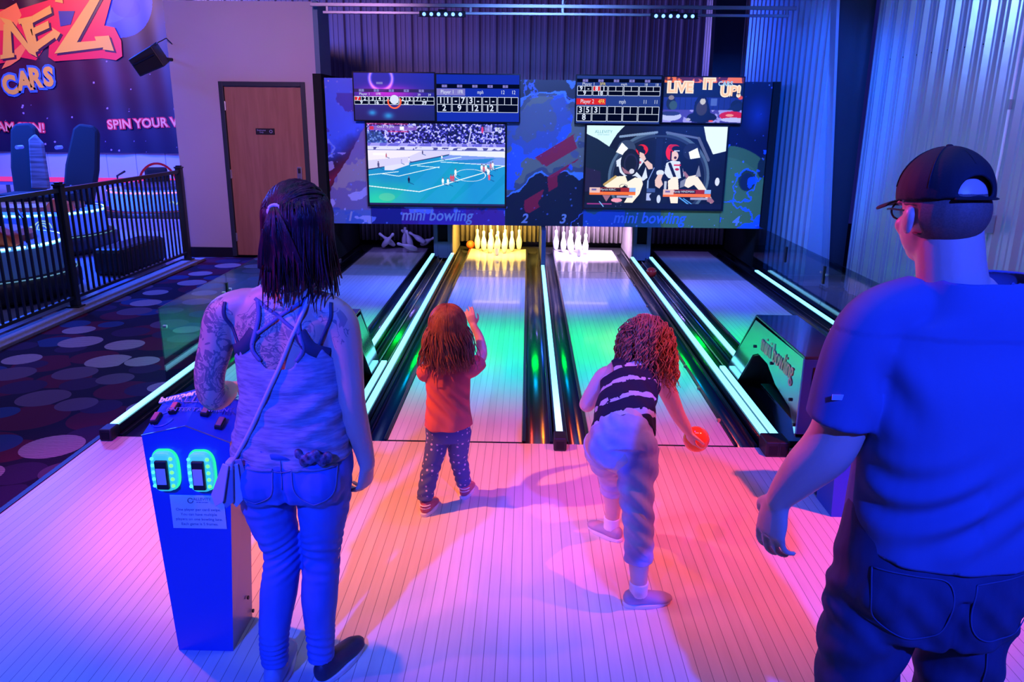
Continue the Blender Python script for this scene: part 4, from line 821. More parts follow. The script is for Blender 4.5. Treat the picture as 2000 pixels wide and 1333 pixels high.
cvm.rect(.49, .0, .57, .11, (.02, .05, .16)); cvm.line(.24, .13, .50, .075, .008, (.50, .60, .74)); cvm.line(.57, .075, .80, .14, .007, (.36, .42, .58)); cvm.line(.80, .14, .88, .40, .010, (.34, .38, .50))
cvm.ell(.29, .28, .065, .11, (.20, .26, .38)); cvm.poly([(.255, .20), (.30, .27), (.265, .35), (.215, .315)], W_); cvm.ell(.755, .30, .06, .10, (.10, .13, .24)); cvm.poly([(.735, .305), (.795, .255), (.82, .37), (.75, .39)], W_)
cvm.rect(.50, .15, .545, .60, (.06, .10, .24), .7)
# left rider
cvm.poly([(.22, .42), (.26, .37), (.30, .42), (.28, .49), (.225, .49)], SH); cvm.poly([(.33, .42), (.40, .38), (.43, .46), (.45, .62), (.42, .66), (.36, .60), (.28, .60), (.25, .56), (.24, .49)], SH)
cvm.poly([(.37, .55), (.42, .42), (.44, .46), (.41, .62)], NV); cvm.rect(.36, .42, .40, .45, (.75, .25, .35)); cvm.ell(.40, .285, .043, .065, (.90, .08, .08)); cvm.ell(.385, .265, .028, .034, NV); cvm.ell(.40, .31, .026, .04, NV)
cvm.ell(.32, .44, .068, .165, (.05, .05, .12)); cvm.ell(.325, .45, .05, .12, (.12, .12, .24), ring=.8); cvm.poly([(.26, .49), (.31, .55), (.35, .52), (.33, .58), (.28, .57)], SK2); cvm.ell(.335, .545, .018, .03, (.85, .85, .9))
cvm.poly([(.385, .31), (.415, .33), (.435, .40), (.48, .46), (.485, .51), (.455, .52), (.43, .46), (.41, .41), (.385, .37)], SK); cvm.line(.425, .42, .445, .39, .006, NV)
cvm.poly([(.14, .73), (.22, .61), (.29, .60), (.31, .68), (.27, .74), (.19, .76)], (.98, .94, .84)); cvm.poly([(.28, .70), (.36, .62), (.41, .63), (.42, .70), (.40, .82), (.35, .93), (.29, .93), (.34, .78)], (1, .95, .88)); cvm.line(.14, .71, .22, .61, .008, (.75, .62, .35)); cvm.poly([(.13, .84), (.19, .84), (.16, .92)], SK2)
cvm.ell(.28, .73, .03, .03, (.2, .2, .25), ring=.85)
# right rider
cvm.ell(.61, .31, .038, .095, (.95, .08, .08)); cvm.ell(.628, .25, .038, .035, (.75, .06, .08)); cvm.ell(.645, .27, .033, .035, NV); cvm.rect(.63, .288, .67, .298, (.8, .85, .95)); cvm.ell(.635, .355, .028, .058, SK); cvm.ell(.642, .375, .010, .016, (.25, .08, .12)); cvm.line(.61, .30, .61, .40, .006, NV)
cvm.poly([(.58, .44), (.62, .41), (.675, .42), (.70, .50), (.715, .60), (.66, .64), (.60, .62), (.57, .56)], SH); cvm.line(.605, .45, .645, .60, .011, NV); cvm.line(.685, .46, .70, .60, .010, NV); cvm.rect(.635, .455, .685, .475, (.85, .2, .3)); cvm.ell(.66, .515, .016, .015, (.75, .1, .2))
cvm.ell(.54, .56, .028, .035, SH); cvm.poly([(.525, .58), (.56, .58), (.55, .64), (.565, .70), (.54, .75), (.51, .72), (.505, .65)], SK); cvm.poly([(.70, .54), (.72, .54), (.75, .60), (.73, .62)], SK2)
cvm.poly([(.60, .66), (.63, .61), (.67, .61), (.68, .74), (.68, .93), (.63, .93), (.605, .76)], (1, .94, .86)); cvm.poly([(.70, .70), (.745, .60), (.80, .58), (.84, .66), (.89, .78), (.94, .90), (.92, .93), (.86, .82), (.79, .70), (.75, .74)], (1, .93, .86)); cvm.poly([(.90, .82), (.945, .90), (.93, .93), (.89, .90)], SK2)
cvm.poly([(.69, .66), (.73, .62), (.72, .72), (.69, .74)], (.5, .52, .62)); cvm.poly([(.815, .46), (.835, .60), (.795, .60)], (.50, .52, .62)); cvm.ell(.955, .66, .016, .05, (.85, .88, .95))
cvm.line(.495, .50, .455, .66, .003, (.5, .6, .85)); cvm.line(.455, .66, .455, .80, .005, (.6, .7, .9)); cvm.rect(.45, .75, .51, .80, (.25, .35, .6)); cvm.rect(.575, .66, .592, .80, (.75, .78, .85)); cvm.rect(.42, .80, .60, .93, (.05, .08, .18)); cvm.ell(.54, .88, .014, .05, (.8, .85, .95)); cvm.put((cvm.Y > .81) & (cvm.Y < .9) & (cvm.X > .45) & (cvm.X < .56) & (nn > .62), (.7, .75, .95))
for (x0, x1, dy) in ((.035, .37, 0), (.57, .915, .015)):
    cvm.rect(x0, .745 + dy, x1, .80 + dy, (.62, .12, .08)); cvm.rect(x0, .80 + dy, x1, .835 + dy, (.98, .45, .15)); cvm.rect(x0, .745 + dy, x0 + .075, .81 + dy, (.92, .75, .72)); cvm.rect(x0 + .015, .76 + dy, x0 + .05, .785 + dy, (.45, .4, .65)); cvm.rect(x0 + .085, .752 + dy, x1 - .11, .793 + dy, (.18, .02, .06)); cvm.rect(x1 - .045, .745 + dy, x1, .795 + dy, (.55, .70, .95)); cvm.rect(x0 + .20, .845 + dy, x1 - .02, .868 + dy, (.66, .66, .80))
cvm.ell(.235, .90, .04, .025, (1.0, .62, .72)); cvm.line(.69, .86, .80, .99, .004, (.35, .65, 1.0)); cvm.line(.72, .87, .83, .99, .003, (.35, .65, 1.0)); cvm.rect(0, .935, 1, 1, (.03, .05, .20)); cvm.rect(.02, .94, .20, .955, (.6, .2, .5)); cvm.line(.11, .92, .14, .98, .003, (.5, .75, 1))
for i in range(60):
    x, y = rng.rand(2); 
    if nn[int(y * 267), int(x * 459)] > .58: cvm.ell(x, y, .0028, .005, (.6, .7, .9), .6)
picture('screen_image', -a, a, -.0015, -b, b, np.clip(cvm.a, 0, 1), bpy.data.materials['large_picture'], t)
tx(t, a, b, 'ALLEVITY', .12, .075, .05, emit('logo_teal', (.15, .45, .5), 1)); tx(t, a, b, 'ENTERTAINMENT', .12, .11, .018, bpy.data.materials['logo_teal'])
tx(t, a, b, 'Myrick KERC.', .17, .772, .034); tx(t, a, b, 'Randy HINDMAN', .72, .787, .034)

# ================================================================ OVERHEAD RAILS AND LED BARS
t = tag(empty('overhead_rail', (0, 9.95, 3.0)), 'pair of galvanised rails spanning above the screens from the office wall', 'rail')
MB().box(-2.6, 3.11, -.02, .02, .035, .075).build('upper_rail', M['galv'], t, bevel=.003)
MB().box(-2.45, 3.03, -.02, .02, -.045, -.015).build('lower_rail', M['galv'], t, bevel=.003)
for x in (-2.4, -.7, .38, 2.0, 3.0): MB().box(x - .012, x + .012, -.012, .012, -.03, .05).build('tie', M['galv'], t)
MB().box(.37, .39, -.015, .015, .07, 1.4).tube([(.36, 0, .0), (.42, 0, .12)], .008, 6).tube([(.38, 0, .12), (.50, 0, .5)], .006, 6).build('hanger', M['galv'], t)
for x, sd in ((-1.03, 'left'), (1.68, 'right')):
    t = tag(empty('led_bar', (x, 9.90, 2.955)), 'black bar of six blue LED lamps under the rail, above the %s screens' % sd, 'stage light')
    MB().box(-.27, .27, -.035, .035, -.03, .03).box(-.05, .05, -.02, .02, .03, .05).build('bar_housing', M['black'], t, bevel=.005)
    MB().box(-.28, .28, -.05, -.035, -.035, -.028).build('lower_lip', M['black'], t)
    lens = MB().lathe([(.021, 0), (.019, .010), (.001, .014)], 16).build('lens', emit('led_lens_' + sd, (.10, .22, 1.0), 5.0), t, T=Matrix.Rotation(pi * .56, 4, 'X'))
    for k in range(6):
        o = lens if k == 0 else lens.copy()
        if k: C.objects.link(o); o.parent = t
        o.location = (-.2125 + k * .085, -.037, -.006)
# conduit and socket on the right wall
t = tag(empty('wall_conduit', (3.515, 6.06, 1.04)), 'thin white electrical conduit running up the ribbed right wall', 'conduit')
MB().tube([(-.01, 0, .12), (-.01, -.02, .5), (-.01, -.02, 4.5)], .011, 8).build('pipe', M['white'], t)
MB().tube([(-.01, -.02, .85), (-.01, -.02, .92)], .017, 10).build('coupling', M['galv'], t)
t = tag(empty('outlet_box', (3.50, 6.06, 1.06)), 'grey metal socket box on the ribbed right wall, beside the man’s head', 'outlet')
MB().box(-.045, .02, -.07, .07, -.07, .07).build('box', M['galv'], t, bevel=.004)
for y in (-.032, .032): MB().lathe([(.018, 0), (.018, .004)], 14).build('socket', M['white'], t, T=Matrix.Translation((-.045, y, 0)) @ Matrix.Rotation(-pi / 2, 4, 'Y'))

# ================================================================ CONTROL KIOSKS
def kiosk():
    k = empty('control_kiosk', (-1.09, 2.31, 0))
    # front outline (x,z): tapered with a peaked head
    fr = [(-.10, .0), (.09, .0), (.148, .785), (.01, .840), (-.135, .805)]
    bk = [(-.10, .0), (.09, .0), (.148, .845), (.0, .905), (-.135, .865)]
    vs = [(x, 0, z) for x, z in fr] + [(x, .195, z) for x, z in bk]; n = 5
    MB().add(vs, [(0, 1, 2, 3, 4), (9, 8, 7, 6, 5), (0, 5, 6, 1), (4, 9, 5, 0)]).build('body', M['kiosk'], k)
    MB().add([vs[1], vs[6], vs[7], vs[2]], [(0, 1, 2, 3)]).build('side_panel', M['kioskside'], k)
    MB().add([vs[2], vs[7], vs[8], vs[3], vs[9], vs[4]], [(0, 1, 2, 3), (3, 2, 4, 5)]).build('control_top', M['kiosk'], k)
    MB().tube([(.148, -.002, .787), (.01, -.002, .842)], .0022, 5).tube([(.01, -.002, .842), (-.135, -.002, .807)], .0015, 5).build('top_trim', M['chrome'], k)
    for z, y in ((.12, .14), (.45, .15), (.03, .19)):
        MB().lathe([(.007, 0), (.007, .005)], 10).build('bolt', M['black'], k, T=Matrix.Translation((.093 + z * .072, y, z)) @ Matrix.Rotation(pi / 2, 4, 'Y'))
    def topz(x, y): return (.842 - (x - .01) * .40 if x > .01 else .842 + (x - .01) * .245) + y * .32
    al = math.atan(.32)
    for x, y, c in ((-.112, .065, 1), (-.065, .10, 1), (.045, .085, 0), (.100, .055, 0)):
        b = MB().box(-.012, .012, -.024, .024, 0, .014).build('button_base', M['black'], k, bevel=.002, T=Matrix.Translation((x, y, topz(x, y))) @ Matrix.Rotation(al, 4, 'X') @ Matrix.Rotation(-.1 if x < 0 else .15, 4, 'Y'))
        MB().box(-.009, .009, -.021, .021, .014, .019).build('button', mat('button_red', (.65, .10, .22), .35) if c else mat('button_dark', (.28, .13, .22), .35), b, bevel=.002, T=Matrix.Translation((x, y, topz(x, y))) @ Matrix.Rotation(al, 4, 'X') @ Matrix.Rotation(-.1 if x < 0 else .15, 4, 'Y'))
    text('bumpers', .042, M['white'], k, (-.072, .163, topz(-.072, .163) + .007), rot=(al, -.24, .0), off=.0015)
    text('ALLEVITY', .050, M['faintblue'], k, (.03, .125, topz(.01, .125) + .003), rot=(al, .0, 0), ext=.0004)
    text('ENTERTAINMENT', .028, M['faintblue'], k, (.03, .075, topz(.01, .075) + .002), rot=(al, .0, 0), ext=.0004)
    MB().tube([(-.085 + .035 * cos(v), .06 + .035 * sin(v), topz(-.085 + .035 * cos(v), .06 + .035 * sin(v)) + .001) for v in np.linspace(.6, 6.0, 24)], .0025, 5).build('ring_logo', M['faintblue'], k)
    # glowing card readers
    glow = emit('reader_glow', (.02, .80, .42), 1.2)
    rg_ = mat('reader_acrylic', (.35, .75, .75), .15, emis=(.02, .62, .42), estr=.7)
    for x, s_ in ((-.066, -1), (.052, 1)):
        pts = [( .031 * cos(v) + (.010 if cos(v) > 0 else -.010), .068 * (abs(sin(v)) ** .6) * (1 if sin(v) > 0 else -1)) for v in np.linspace(0, 2 * pi, 33)[:-1]]
        r_ = MB().prism([(x + px_, .69 + pz_) for px_, pz_ in pts], -.030, 0).build('card_reader', rg_, k, bevel=.008)
        for i in range(5):
            MB().lathe([(.0065, 0), (.005, .004), (.001, .005)], 12).build('led', emit('reader_led', (.20, 1.0, .30), 1.3), r_, T=Matrix.Translation((x + .030, -.030, .645 + i * .0235)) @ Matrix.Rotation(pi / 2, 4, 'X'))
            MB().lathe([(.006, 0), (.005, .004), (.001, .005)], 12).build('led', emit('reader_led_cyan', (.10, .85, .9), 1.3), r_, T=Matrix.Translation((x - .030, -.030, .645 + i * .0235)) @ Matrix.Rotation(pi / 2, 4, 'X'))
        MB().prism([(x - .020, .635), (x + .020, .635), (x + .020, .735), (x - .020, .735)], -.042, -.028).build('reader_face', M['black'], r_, bevel=.004)
        MB().box(x - .015, x + .015, -.0445, -.042, .655, .71).build('reader_label', mat('reader_label', (.7, .75, .72), .5), r_)
        MB().prism([(x + px_ * 1.12, .69 + pz_ * 1.06) for px_, pz_ in pts], -.006, -.001).build('glow_rim', glow, r_)
    sh = MB().box(-.066, .112, -.0035, -.001, .478, .598).build('notice_sheet', M['paper'], k)
    for i, s_ in enumerate(('One player per card swipe.', 'You can have multiple', 'players on one bowling lane.', 'Each game is 5 frames.')):
        text(s_, .0135, M['ink'], sh, (.024, -.004, .547 - i * .0175), ext=.0002)
    text('ALLEVITY', .014, M['ink'], sh, (.04, -.004, .585), ext=.0002); text('ENTERTAINMENT', .005, M['ink'], sh, (.04, -.004, .574), ext=.0002)
    MB().tube([(.001 + .0085 * cos(v), -.0042, .58 + .0085 * sin(v)) for v in np.linspace(.5, 6.2, 16)], .0016, 5).build('sheet_logo', M['ink'], sh)
    return k
k1 = kiosk(); tag(k1, 'blue control kiosk with glowing green card readers and a notice sheet, beside the tattooed woman', 'kiosk')
k2 = copy_tree(k1); k2.location = (1.555, 3.36, 0); tag(k2, 'dark blue control kiosk half hidden behind the man’s arm', 'kiosk')

# ================================================================ PEOPLE: organic surface tools
from mathutils.bvhtree import BVHTree
def crom(P, n):
    P = [np.array(p, float) for p in P]
    if len(P) < 3: return [P[0] + (P[1] - P[0]) * t for t in np.linspace(0, 1, n + 1)]
    Q = [2 * P[0] - P[1]] + P + [2 * P[-1] - P[-2]]; out = []
    for i in range(1, len(Q) - 2):
        for k in range(n):
            t = k / n; a, b, c, d = Q[i - 1:i + 3]
            out.append(.5 * (2 * b + (c - a) * t + (2 * a - 5 * b + 4 * c - d) * t * t + (3 * b - a - 3 * c + d) * t ** 3))
    out.append(P[-1]); return out
def loft(mb, sec, n=20, side=None, sub=4, caps=True, power=1.0):
    """sec: (x,y,z,r) or (x,y,z,rx,ry). side: direction of rx"""
    S = [tuple(s) + ((s[3],) if len(s) == 4 else ()) for s in sec]
    A = crom(S, sub) if sub > 1 else [np.array(s, float) for s in S]
    pts = [Vector(a[:3]) for a in A]; R_ = [(max(a[3], .001), max(a[4], .001)) for a in A]
    rings = []; sd = Vector(side) if side else None; prev = None
    for i, p in enumerate(pts):
        t = (pts[min(i + 1, len(pts) - 1)] - pts[max(i - 1, 0)])
        if t.length < 1e-6: t = Vector((0, 0, 1))
        t.normalize(); ref = sd if sd is not None else (prev if prev is not None else (Vector((1, 0, 0)) if abs(t.x) < .8 else Vector((0, 1, 0))))
        a = (ref - t * ref.dot(t))
        if a.length < 1e-3: a = Vector((0, 1, 0)) - t * t.y
        a.normalize(); b = t.cross(a).normalized(); prev = a
        rings.append((p, a, b, R_[i][0], R_[i][1], t))
    if caps:
        def cap(r, sgn):
            p, a, b, rx, ry, t = r; m = min(rx, ry); o = []
            for f in (35, 62, 82): 
                k = cos(radians(f)); o.append((p + t * sgn * m * sin(radians(f)), a, b, rx * k, ry * k, t))
            return o
        rings = cap(rings[0], -1)[::-1] + rings + cap(rings[-1], 1)
    vs = []
    for p, a, b, rx, ry, t in rings:
        for k in range(n):
            th = 2 * pi * k / n; c, s = cos(th), sin(th)
            if power != 1: c = math.copysign(abs(c) ** power, c); s = math.copysign(abs(s) ** power, s)
            vs.append(p + a * c * rx + b * s * ry)
    L = len(rings)
    fs = [(i * n + k, i * n + (k + 1) % n, (i + 1) * n + (k + 1) % n, (i + 1) * n + k) for i in range(L - 1) for k in range(n)]
    fs += [tuple(range(n))[::-1], tuple((L - 1) * n + k for k in range(n))]
    mb.add(vs, fs); return mb
def ball(mb, c, r, n=16, rot=None):
    r = (r, r, r) if isinstance(r, (int, float)) else r
    vs = []; 
    for i in range(1, n):
        ph = pi * i / n
        for k in range(n): 
            v = Vector((r[0] * sin(ph) * cos(2 * pi * k / n), r[1] * sin(ph) * sin(2 * pi * k / n), r[2] * cos(ph)))
            if rot: v = rot @ v
            vs.append(v + Vector(c))
    fs = [(i * n + k, (i + 1) * n + k, (i + 1) * n + (k + 1) % n, i * n + (k + 1) % n) for i in range(n - 2) for k in range(n)]
    fs += [tuple(range(n))[::-1], tuple((n - 2) * n + k for k in range(n))][::1]
    mb.add(vs, fs); return mb
def organic(name, mb, voxel, smooth, m, parent, disp=None, cut=None, smf=0.5):
    me = bpy.data.meshes.new(name); me.from_pydata(mb.v, [], mb.f)
    bm = bmesh.new(); bm.from_mesh(me); bmesh.ops.recalc_face_normals(bm, faces=bm.faces); bm.to_mesh(me); bm.free()
    o = bpy.data.objects.new(name, me); C.objects.link(o)
    r = o.modifiers.new('r', 'REMESH'); r.mode = 'VOXEL'; r.voxel_size = voxel
    if smooth: s = o.modifiers.new('s', 'SMOOTH'); s.factor = smf; s.iterations = smooth
    dg = bpy.context.evaluated_depsgraph_get(); me2 = bpy.data.meshes.new_from_object(o.evaluated_get(dg)); o.modifiers.clear()
    o.data = me2; bpy.data.meshes.remove(me); me2.name = name
    n = len(me2.vertices); co = np.zeros(n * 3, np.float32); me2.vertices.foreach_get('co', co); co = co.reshape(-1, 3).astype(float)
    if disp is not None:
        no = np.zeros(n * 3, np.float32); me2.vertices.foreach_get('normal', no); no = no.reshape(-1, 3)
        co = co + no * disp(co)[:, None]
        me2.vertices.foreach_set('co', co.ravel().astype(np.float32)); me2.update()
    if cut is not None:
        keep = cut(co); bm = bmesh.new(); bm.from_mesh(me2); bm.verts.ensure_lookup_table()
        bmesh.ops.delete(bm, geom=[v for v in bm.verts if not keep[v.index]], context='VERTS')
        for _ in range(10):      # even out the cut edge
            mv = []
            for v in bm.verts:
                if v.is_boundary:
                    nb = [e.other_vert(v).co for e in v.link_edges if e.is_boundary]
                    if len(nb) == 2: mv.append((v, (v.co * 2 + nb[0] + nb[1]) / 4))
            for v, c_ in mv: v.co = c_
        bm.to_mesh(me2); bm.free()
        md = o.modifiers.new('thick', 'SOLIDIFY'); md.thickness = .004; md.offset = -1
    me2.polygons.foreach_set('use_smooth', [True] * len(me2.polygons))
    me2.materials.clear(); me2.materials.append(m)
    bv = BVHTree.FromPolygons([v.co.copy() for v in me2.vertices], [tuple(p.vertices) for p in me2.polygons])
    if parent: me2.transform(Matrix.Translation(-parent.location)); o.parent = parent
    return o, bv
def loc(mb, name, m, parent, **k): return mb.build(name, m, parent, T=Matrix.Translation(-parent.location), **k)
def drape(bv, path, width, m, parent, name, off=.004, th=.003, n=24, direction=(0, 1, 0), pull=0.0):
    """ribbon laid on a surface: path of (x,z) seen from behind (or 3-D points when given 3 values)"""
    P = crom(path, max(3, n // max(1, len(path) - 1))); d = Vector(direction); pts = []; nrm = []
    for p in P:
        if len(p) == 2: o_ = Vector((p[0], 0.2, p[1])) if direction == (0, 1, 0) else None; h = bv.ray_cast(o_, d); 
        else: q_ = Vector(p); h = bv.find_nearest(q_)
        if h[0] is None: continue
        nn = h[1] if (h[1].dot(d) < 0 or len(p) == 3) else -h[1]
        pts.append(h[0] + nn * off); nrm.append(nn)
    if len(pts) < 3: return None
    for it in range(3): pts = [pts[0]] + [(pts[i - 1] + pts[i] * 2 + pts[i + 1]) / 4 for i in range(1, len(pts) - 1)] + [pts[-1]]
    mb = MB(); vs = []
    for i, p in enumerate(pts):
        t = (pts[min(i + 1, len(pts) - 1)] - pts[max(i - 1, 0)]).normalized(); s = t.cross(nrm[i]).normalized() * width / 2; u = nrm[i] * th / 2
        vs += [p - s - u, p + s - u, p + s + u, p - s + u]
    L = len(pts); fs = [(4 * i + k, 4 * i + (k + 1) % 4, 4 * i + 4 + (k + 1) % 4, 4 * i + 4 + k) for i in range(L - 1) for k in range(4)] + [(0, 1, 2, 3), (4 * L - 1, 4 * L - 2, 4 * L - 3, 4 * L - 4)]
    mb.add(vs, fs); return loc(mb, name, m, parent, smooth=True)
def hand(mb, wrist, fdir, pnorm, thumb_side, s=1.0, curl=(.5, .6, .5), spread=.06, tcurl=.3):
    """wrist centre, direction of the fingers, palm normal (palm faces it), +1/-1 side of the thumb along fdir x pnorm"""
    w_ = Vector(wrist); f = Vector(fdir).normalized(); n = Vector(pnorm); n = (n - f * n.dot(f)).normalized(); a = f.cross(n).normalized() * thumb_side
    P = lambda u, v, ww: w_ + f * u * s + a * v * s + n * ww * s
    loft(mb, [(*P(-.01, 0, 0), .026 * s, .019 * s), (*P(.025, .002, 0), .034 * s, .017 * s), (*P(.06, .0, 0), .041 * s, .015 * s), (*P(.085, -.002, 0), .040 * s, .012 * s)], side=a, n=14, sub=3)
    L = [(.030, .044, .028, .022, .0085), (.010, .048, .031, .023, .0088), (-.011, .045, .029, .022, .0084), (-.031, .036, .022, .019, .0073)]
    for i, (v, l1, l2, l3, r) in enumerate(L):
        base = P(.082 - abs(i - 1) * .004, v, 0); d = (f + a * (1.5 - i) * spread).normalized(); pts = [P(.05, v * .8, 0), base]; ang = 0
        for l_, c in zip((l1, l2, l3), curl):
            ang += c * (1 + .12 * i); dd = d * cos(ang) + n * sin(ang); base = base + dd * l_ * s; pts.append(base)
        rr = [r * 1.05, r * 1.08, r, r * .93, r * .82]
        loft(mb, [(*p, q_ * s) for p, q_ in zip(pts, rr)], n=10, sub=3)
    d0 = (f * .62 + a * .75 + n * .25).normalized(); b0 = P(.018, .022, .004); b1 = b0 + d0 * .040 * s; d1 = (f * .85 + a * .35 + n * (.2 + tcurl)).normalized(); b2 = b1 + d1 * .033 * s; d2 = (f * .9 + a * .0 + n * (.2 + tcurl * 1.5)).normalized(); b3 = b2 + d2 * .025 * s
    loft(mb, [(*b0, .015 * s), (*b1, .0115 * s), (*b2, .0100 * s), (*b3, .0085 * s)], n=10, sub=3)
    return mb
def head(mb, c, yaw, pitch, s=1.0, roll=0.0):
    """head built facing +Y then turned; c is the middle of the skull"""
    Rm = (Matrix.Rotation(yaw, 4, 'Z') @ Matrix.Rotation(pitch, 4, 'X') @ Matrix.Rotation(roll, 4, 'Y')).to_3x3(); c = Vector(c)
    P = lambda x, y, z: c + Rm @ (Vector((x, y, z)) * s)
    ball(mb, P(0, -.008, .022), (.076 * s, .094 * s, .086 * s), 22, Rm)
    ball(mb, P(0, .022, -.035), (.063 * s, .072 * s, .078 * s), 20, Rm)
    ball(mb, P(0, .045, -.085), (.036 * s, .040 * s, .030 * s), 14, Rm)                 # jaw and chin
    for sx in (-1, 1):
        ball(mb, P(sx * .035, .068, -.032), (.022 * s, .020 * s, .022 * s), 10, Rm)     # cheek
        ball(mb, P(sx * .078, -.004, -.018), (.009 * s, .019 * s, .032 * s), 12, Rm)    # ear
        ball(mb, P(sx * .080, -.012, -.010), (.010 * s, .014 * s, .022 * s), 12, Rm)
        ball(mb, P(sx * .030, .084, .016), (.022 * s, .010 * s, .008 * s), 10, Rm)      # brow
    loft(mb, [(*P(0, .084, .012), .009 * s), (*P(0, .096, -.012), .010 * s), (*P(0, .108, -.034), .014 * s, .012 * s)], n=10, sub=2)
    ball(mb, P(0, .090, -.062), (.024 * s, .012 * s, .007 * s), 10, Rm); ball(mb, P(0, .087, -.073), (.021 * s, .012 * s, .008 * s), 10, Rm)
    return P, Rm
def face_parts(P, s, parent, tag_=''):
    W_ = mat('eye_white' + tag_, (.8, .8, .8), .2); I_ = mat('iris' + tag_, (.06, .04, .03), .15); Lp = mat('lips' + tag_, (.55, .16, .15), .45)
    for sx in (-1, 1):
        e = loc(ball(MB(), P(sx * .030, .078, -.004), .012 * s, 12), 'eye', W_, parent, smooth=True)
        loc(ball(MB(), P(sx * .030, .0865, -.004), .0055 * s, 10), 'iris', I_, e.parent, smooth=True)
    loc(loft(MB(), [(*P(-.020, .094, -.067), .003 * s), (*P(0, .101, -.067), .006 * s), (*P(.020, .094, -.067), .003 * s)], n=8, sub=3), 'lips', Lp, parent, smooth=True)
def strands(name, roots, pathfn, r, m, parent, nseg=14, k=5, seed=1):
    rs = np.random.RandomState(seed); mb = MB()
    for q_ in roots:
        pts = pathfn(q_, rs)
        if pts is None or len(pts) < 3: continue
        n_ = len(pts); rr = [r * (0.75 + .5 * rs.rand() * 0 + .25 * sin(pi * min(1, i / (n_ - 1) * 1.6))) * (1 if i < n_ * .7 else max(.25, 1 - (i / n_ - .7) * 2.4)) for i in range(n_)]
        mb.tube(pts, rr, k)
    return loc(mb, name, m, parent, smooth=True)
def hair_mat(name, c1, c2, rough=.38):
    m = mat(name, c1, rough, noise=(9, c2, 4, (6, 6, .8)), spec=.35, bump=(90, .6, .004, (5, 5, .4))); return m
def skin_mat(name, c=(.72, .44, .34), tattoo=None):
    m = mat(name, c, .42, noise=(7, tuple(v * .92 for v in c), 4), bump=(120, .12, .002)); b = m.node_tree.nodes['Principled BSDF']
    b.inputs['Subsurface Weight'].default_value = .12; b.inputs['Subsurface Radius'].default_value = (.02, .008, .005); b.inputs['Subsurface Scale'].default_value = .5
    if tattoo:
        nt = m.node_tree; src = b.inputs['Base Color'].links[0].from_socket; tc = N(nt, 'ShaderNodeTexCoord')
        total = None
        for (cx, cy, cz, rx, ry, rz, scale, th, dist) in tattoo:
            mp = N(nt, 'ShaderNodeMapping'); mp.inputs['Location'].default_value = (-cx / rx, -cy / ry, -cz / rz); mp.inputs['Scale'].default_value = (1 / rx, 1 / ry, 1 / rz)
            nt.links.new(tc.outputs['Object'], mp.inputs[0]); ln = N(nt, 'ShaderNodeVectorMath', operation='LENGTH'); nt.links.new(mp.outputs[0], ln.inputs[0])
            msk = mth(nt, 'LESS_THAN', ln.outputs['Value'], 1.0)
            ns = N(nt, 'ShaderNodeTexNoise'); ns.inputs['Scale'].default_value = scale; ns.inputs['Detail'].default_value = 3; ns.inputs['Distortion'].default_value = dist
            nt.links.new(tc.outputs['Object'], ns.inputs['Vector'])
            band = mth(nt, 'LESS_THAN', mth(nt, 'ABSOLUTE', mth(nt, 'SUBTRACT', ns.outputs[0], .5)), th)
            dk = mth(nt, 'MULTIPLY', mth(nt, 'LESS_THAN', ns.outputs[0], .40), .75)
            v = mth(nt, 'MULTIPLY', msk, mth(nt, 'MAXIMUM', band, dk)); total = v if total is None else mth(nt, 'MAXIMUM', total, v)
        mx = N(nt, 'ShaderNodeMix', data_type='RGBA'); nt.links.new(mth(nt, 'MULTIPLY', total, .72), mx.inputs['Factor']); nt.links.new(src, mx.inputs['A'])
        mx.inputs['B'].default_value = (.10, .11, .16, 1); nt.links.new(mx.outputs['Result'], b.inputs['Base Color'])
    return m
def gauss(v, c, w_): return np.exp(-((v - c) / w_) ** 2)
def hn(co, s, seed=0):      # cheap smooth value noise from summed sines
    r = np.random.RandomState(seed); out = 0
    for i in range(5):
        d = r.randn(3); d /= np.linalg.norm(d); out = out + np.sin((co @ d) * s * (1 + .5 * i) + r.rand() * 6.3) / (1 + .5 * i)
    return out / 2.2
def shoe(mb_u, mb_s, heel, yaw, L=.25, wd=.042, h=.07, pitch=0.0):
    """upper and sole of a shoe; heel point on the ground, toes toward yaw (0 = +Y)"""
    T = Matrix.Translation(heel) @ Matrix.Rotation(yaw, 4, 'Z') @ Matrix.Rotation(pitch, 4, 'X')
    p = lambda x, y, z: tuple(T @ Vector((x, y, z)))
    n0 = len(mb_u.v)
    loft(mb_u, [(*p(0, .02, h * .62), wd * .80, h * .60), (*p(0, L * .22, h * .62), wd * .92, h * .62), (*p(0, L * .42, h * .52), wd * .95, h * .50), (*p(0, L * .66, h * .40), wd * 1.08, h * .36), (*p(0, L * .86, h * .34), wd * .98, h * .28), (*p(0, L * .96, h * .30), wd * .6, h * .2)], side=T.to_3x3() @ Vector((1, 0, 0)), n=16, sub=3)
    out = []
    for t in np.linspace(0, 2 * pi, 33)[:-1]:
        y = L * (.5 - .5 * cos(t)) * 1.03 - .01; f_ = y / L; wv = wd * (.82 + .28 * sin(pi * min(1, max(0, f_ * .8 + .05)))) * abs(sin(t)) ** .55
        out.append((wv * (1 if sin(t) > 0 else -1), y))
    o = len(mb_s.v); n = len(out)
    for z in (0, h * .28): mb_s.v += [p(x * (1.04 if z == 0 else 1.0), y, z) for x, y in out]
    mb_s.f += [tuple(o + i for i in range(n))[::-1], tuple(o + n + i for i in range(n))] + [(o + i, o + (i + 1) % n, o + n + (i + 1) % n, o + n + i) for i in range(n)]

